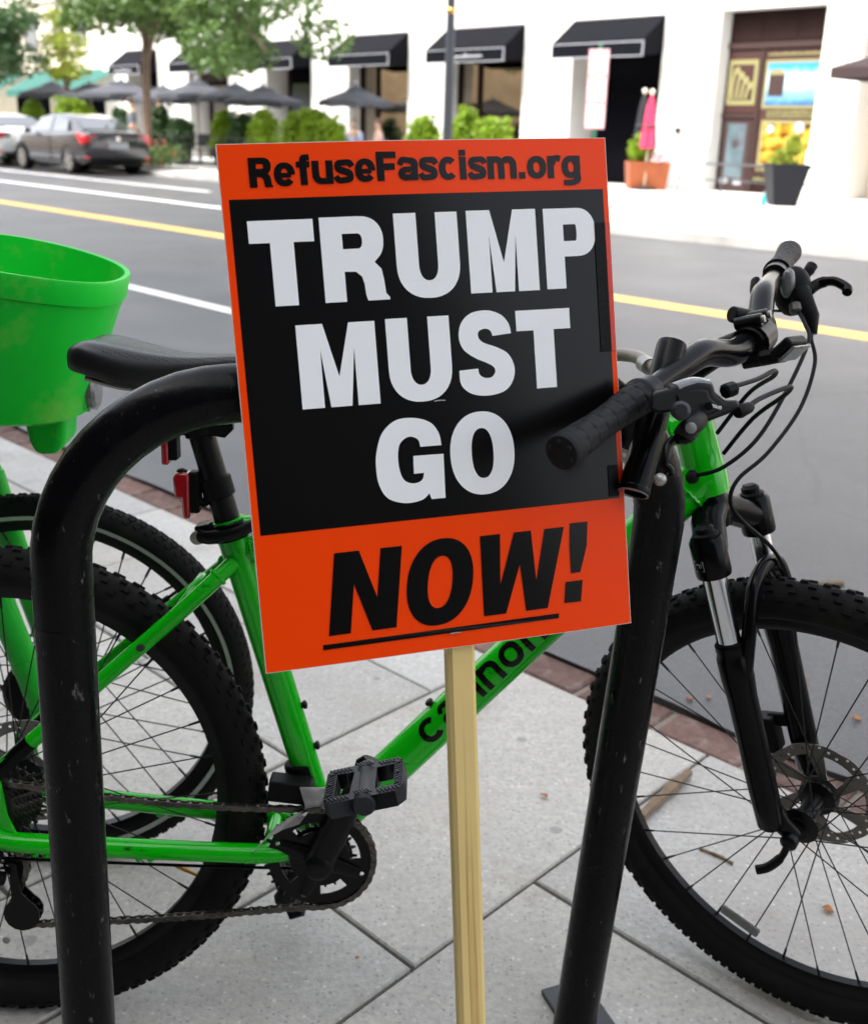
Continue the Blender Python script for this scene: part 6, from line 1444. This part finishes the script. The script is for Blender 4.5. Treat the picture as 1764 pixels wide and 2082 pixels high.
# ------------------------------------------------------------------ street furniture
def lamp():
    o = far('lamp_post', 'dark slim lamp post rising behind the placard', 'lamp post', -13.42, 12.8)
    part('shaft', MB().lathe([(.16, 0), (.16, .25), (.11, .32), (.085, .5), (.075, 1.6), (.055, 4.2), (.05, 6.5)], n=18), MT['pole'], o)
    part('band', MB().lathe([(.062, 2.86), (.075, 2.88), (.075, 2.93), (.062, 2.95)], n=16), MT['brass'], o)
    part('arm', MB().tube(cr([(0, 0, 6.4), (.1, -.4, 6.8), (.1, -1.2, 6.9)], 5), .04, 10), MT['pole'], o); part('lantern', MB().box((.1, -1.4, 6.88), (.25, .6, .12)), MT['pole'], o, bevel=.03)
lamp()
def psign():
    o = far('parking_sign', 'stack of three white parking plates with red borders on a green post', 'sign', -10.14, 12.5, .12, .30)
    part('post', MB().box((0, .02, 1.15), (.05, .03, 2.3)), mat('green_post', (.02, .11, .06), .5), o)
    rd = mat('sign_red', (.62, .03, .05), .4); wh = MT['awn_white']
    for k in range(3):
        z = 1.20+.345*k
        p = part('plate', MB().box((0, -.006, z+.17), (.30, .006, .338)), mat('sign_plate', (.85, .83, .83), .4), o, bevel=.002)
        bd = MB()
        for x, zz, w_, h_ in ((0, .155, .29, .012), (0, -.155, .29, .012), (-.139, 0, .012, .298), (.139, 0, .012, .298)): bd.box((x, -.011, z+.17+zz), (w_, .003, h_))
        part('red_border', bd, rd, p, ang=0)
        q = MB()
        for j, (w_, zz) in enumerate(((.20, .09), (.16, .05), (.22, 0), (.18, -.05), (.12, -.10))): q.box((0, -.011, z+.17+zz), (w_, .003, .014))
        t_ = part('plate_print', q, mat('pale_red_print', (.75, .45, .47), .5), p, ang=0); t_['kind'] = 'stuff'
psign()
def railing():
    o = far('railing', 'thin grey metal railing in front of the poster shop', 'railing', -11.65, 19.0)
    part('top_rail', MB().cyl((-1.5, 0, .66), (1.5, 0, .66), .02, n=8), MT['plate'], o); part('lower_rail', MB().cyl((-1.5, 0, .36), (1.5, 0, .36), .014, n=8), MT['plate'], o)
    for x in (-1.5, -.5, .5, 1.5): part('post', MB().cyl((x, 0, 0), (x, 0, .65), .018, n=8), MT['plate'], o)
railing()
def pfence():
    o = far('patio_fence', 'low black metal fence in front of the patio chairs', 'fence', -26.4, 16.2)
    for z in (.15, .80): part('rail', MB().bb(-2.3, 2.3, -.015, .015, z, z+.03), MT['blackiron'], o, ang=0)
    for k in range(24): part('picket', MB().bb(-2.28+k*.197, -2.265+k*.197, -.008, .008, 0, .80), MT['blackiron'], o, ang=0)
pfence()
def chair0():
    o = far('patio_chair', 'black metal patio chair', 'chair', 0, 0, .12, 0, 'black patio chairs')
    part('seat', MB().box((0, 0, .44), (.42, .42, .03)), MT['blackiron'], o, bevel=.01)
    part('backrest', MB().box((0, .20, .70), (.42, .03, .36)), MT['blackiron'], o, bevel=.01)
    for x in (-.19, .19):
        for y in (-.19, .19): part('leg', MB().cyl((x, y, 0), (x*.95, y*.95, .44), .014, n=8), MT['blackiron'], o)
    return o
c0 = chair0(); CH = [(-28.9, 17.6, .4, 'black patio chair left of the table by the low dark shrub'), (-27.9, 17.7, -1.2, 'black patio chair right of the table by the low dark shrub'), (-25.4, 18.6, .2, 'black patio chair under the umbrella nearest the placard, left'), (-24.5, 18.5, -1.0, 'black patio chair under the umbrella nearest the placard, right')]
for i, (s, t, a, lb) in enumerate(CH):
    o = c0 if i == 0 else duptree(c0, FW(s, t, .12), FA+a)
    o.location = FW(s, t, .12); o.rotation_euler = (0, 0, FA+a); o['label'] = lb
for i, (s, t, lb) in enumerate(((-28.4, 17.8, 'round patio table set with white glasses beside the low dark shrub'), (-24.95, 18.7, 'round patio table under the umbrella nearest the placard'))):
    o = far('patio_table', lb, 'table', s, t, .12, 0, 'patio tables')
    part('table_top', MB().lathe([(.40, .70), (.40, .73), (1e-4, .731)], n=20), MT['blackiron'], o); part('stem', MB().cyl((0, 0, 0), (0, 0, .70), .03, n=8), MT['blackiron'], o); part('base', MB().lathe([(.25, 0), (.25, .02), (.03, .05)], n=14), MT['blackiron'], o)

# ------------------------------------------------------------------ people on the far pavement
def person(label, s, t, rz, shirt, pants, hair, seated=False, skin=(.45, .28, .20)):
    o = far('person', label, 'person', s, t, .12, rz)
    def skinmesh(name, joints, edges, m, par):
        me = bpy.data.meshes.new(name); me.from_pydata([j[0] for j in joints], edges, []); me.update()
        q = bpy.data.objects.new(name, me); COL.objects.link(q); q.parent = par; me.materials.append(m)
        sm = q.modifiers.new('skin', 'SKIN'); sm.use_smooth_shade = True
        for v, j in zip(me.skin_vertices[0].data, joints): v.radius = j[1]
        me.skin_vertices[0].data[0].use_root = True
        ss = q.modifiers.new('sub', 'SUBSURF'); ss.levels = 1; ss.render_levels = 2; return q
    if not seated:
        J = [((0, 0, .95), (.14, .11)), ((0, 0, 1.20), (.15, .11)), ((0, 0, 1.42), (.15, .10)), ((0, 0, 1.52), (.06, .06)), ((0, -.02, 1.62), (.075, .085)), ((0, -.01, 1.74), (.07, .08)),
             ((.10, 0, .88), (.10, .10)), ((.11, -.03, .50), (.07, .07)), ((.11, .02, .10), (.045, .05)), ((.11, -.14, .04), (.04, .03)), ((-.10, 0, .88), (.10, .10)), ((-.11, .06, .50), (.07, .07)), ((-.11, .12, .10), (.045, .05)), ((-.11, -.02, .04), (.04, .03)),
             ((.20, 0, 1.40), (.06, .06)), ((.25, .02, 1.12), (.045, .045)), ((.24, -.08, .88), (.035, .035)), ((-.20, 0, 1.40), (.06, .06)), ((-.25, .02, 1.12), (.045, .045)), ((-.24, -.08, .88), (.035, .035))]
    else:
        J = [((0, 0, .55), (.15, .12)), ((0, .02, .80), (.15, .11)), ((0, 0, 1.02), (.15, .10)), ((0, 0, 1.12), (.06, .06)), ((0, -.03, 1.22), (.075, .085)), ((0, -.02, 1.34), (.07, .08)),
             ((.10, -.05, .54), (.10, .10)), ((.12, -.42, .52), (.07, .07)), ((.12, -.44, .12), (.045, .05)), ((.12, -.56, .04), (.04, .03)), ((-.10, -.05, .54), (.10, .10)), ((-.12, -.42, .52), (.07, .07)), ((-.12, -.44, .12), (.045, .05)), ((-.12, -.56, .04), (.04, .03)),
             ((.20, 0, 1.0), (.06, .06)), ((.25, -.06, .76), (.045, .045)), ((.14, -.30, .78), (.035, .035)), ((-.20, 0, 1.0), (.06, .06)), ((-.25, -.06, .76), (.045, .045)), ((-.14, -.30, .78), (.035, .035))]
    E = [(0, 1), (1, 2), (2, 3), (3, 4), (4, 5), (0, 6), (6, 7), (7, 8), (8, 9), (0, 10), (10, 11), (11, 12), (12, 13), (2, 14), (14, 15), (15, 16), (2, 17), (17, 18), (18, 19)]
    sk = mat('skin', skin, .6)
    skinmesh('body', J, E, sk, o)
    sh = mat('shirt', shirt, .85); up = [0, 1, 2, 14, 15, 17, 18]; mp = {k: i for i, k in enumerate(up)}
    skinmesh('shirt', [(J[k][0], (J[k][1][0]*1.15+.008, J[k][1][1]*1.15+.008)) for k in up], [(mp[a], mp[b]) for a, b in E if a in mp and b in mp], sh, o)
    lo = [0, 6, 7, 8, 10, 11, 12]; mp = {k: i for i, k in enumerate(lo)}
    skinmesh('trousers', [(J[k][0], (J[k][1][0]*1.12+.008, J[k][1][1]*1.12+.008)) for k in lo], [(mp[a], mp[b]) for a, b in E if a in mp and b in mp], mat('trousers', pants, .85), o)
    h = J[5][0]; hm = mat('hair', hair, .7)
    part('hair', MB().sphere((h[0], h[1]+.025, h[2]-.005), .10, 12, 8, (.88, .95, .85)), hm, o)
    f = J[4][0]
    for x in (-.03, .03): part('eye', MB().sphere((x, f[1]-.082, f[2]+.055), .010, 8, 6), MT['blackiron'], o)
    part('nose', MB().sphere((0, f[1]-.092, f[2]+.02), .016, 8, 6, (.7, 1, 1.3)), sk, o)
    for x in (-1, 1):
        e = J[16 if x > 0 else 19][0]
        for k in range(5): part('finger', MB().tube([(e[0]+(k-2)*.013, e[1]-.01, e[2]-.03), (e[0]+(k-2)*.015, e[1]-.02, e[2]-.075-.012*(1-abs(k-2)/2)), (e[0]+(k-2)*.012, e[1]-.035, e[2]-.10-.012*(1-abs(k-2)/2))], [.009, .008, .006], 6), sk, o)
person('person in a grey T-shirt walking away behind the grey sedan', -29.9, 16.0, math.pi*.9, (.10, .115, .14), (.03, .035, .05), (.05, .03, .02))
person('person in a brown-red top just right of the tree trunk', -30.45, 17.2, math.pi*.6, (.14, .05, .035), (.35, .52, .5), (.06, .03, .02))
person('seated person in a blue shirt before the tan reflecting window, left one', -24.6, 19.9, .4, (.30, .36, .55), (.05, .05, .07), (.04, .03, .02), True)
person('seated person in a pale pink top before the tan reflecting window, right one', -23.8, 20.1, -.5, (.62, .42, .38), (.06, .05, .06), (.10, .05, .03), True)
for s, t, a, lb in ((-24.6, 19.95, .4, 'black patio chair under the seated person in blue'), (-23.8, 20.15, -.5, 'black patio chair under the seated person in pink')):
    o = duptree(c0, FW(s, t, .12), FA+a); o['label'] = lb
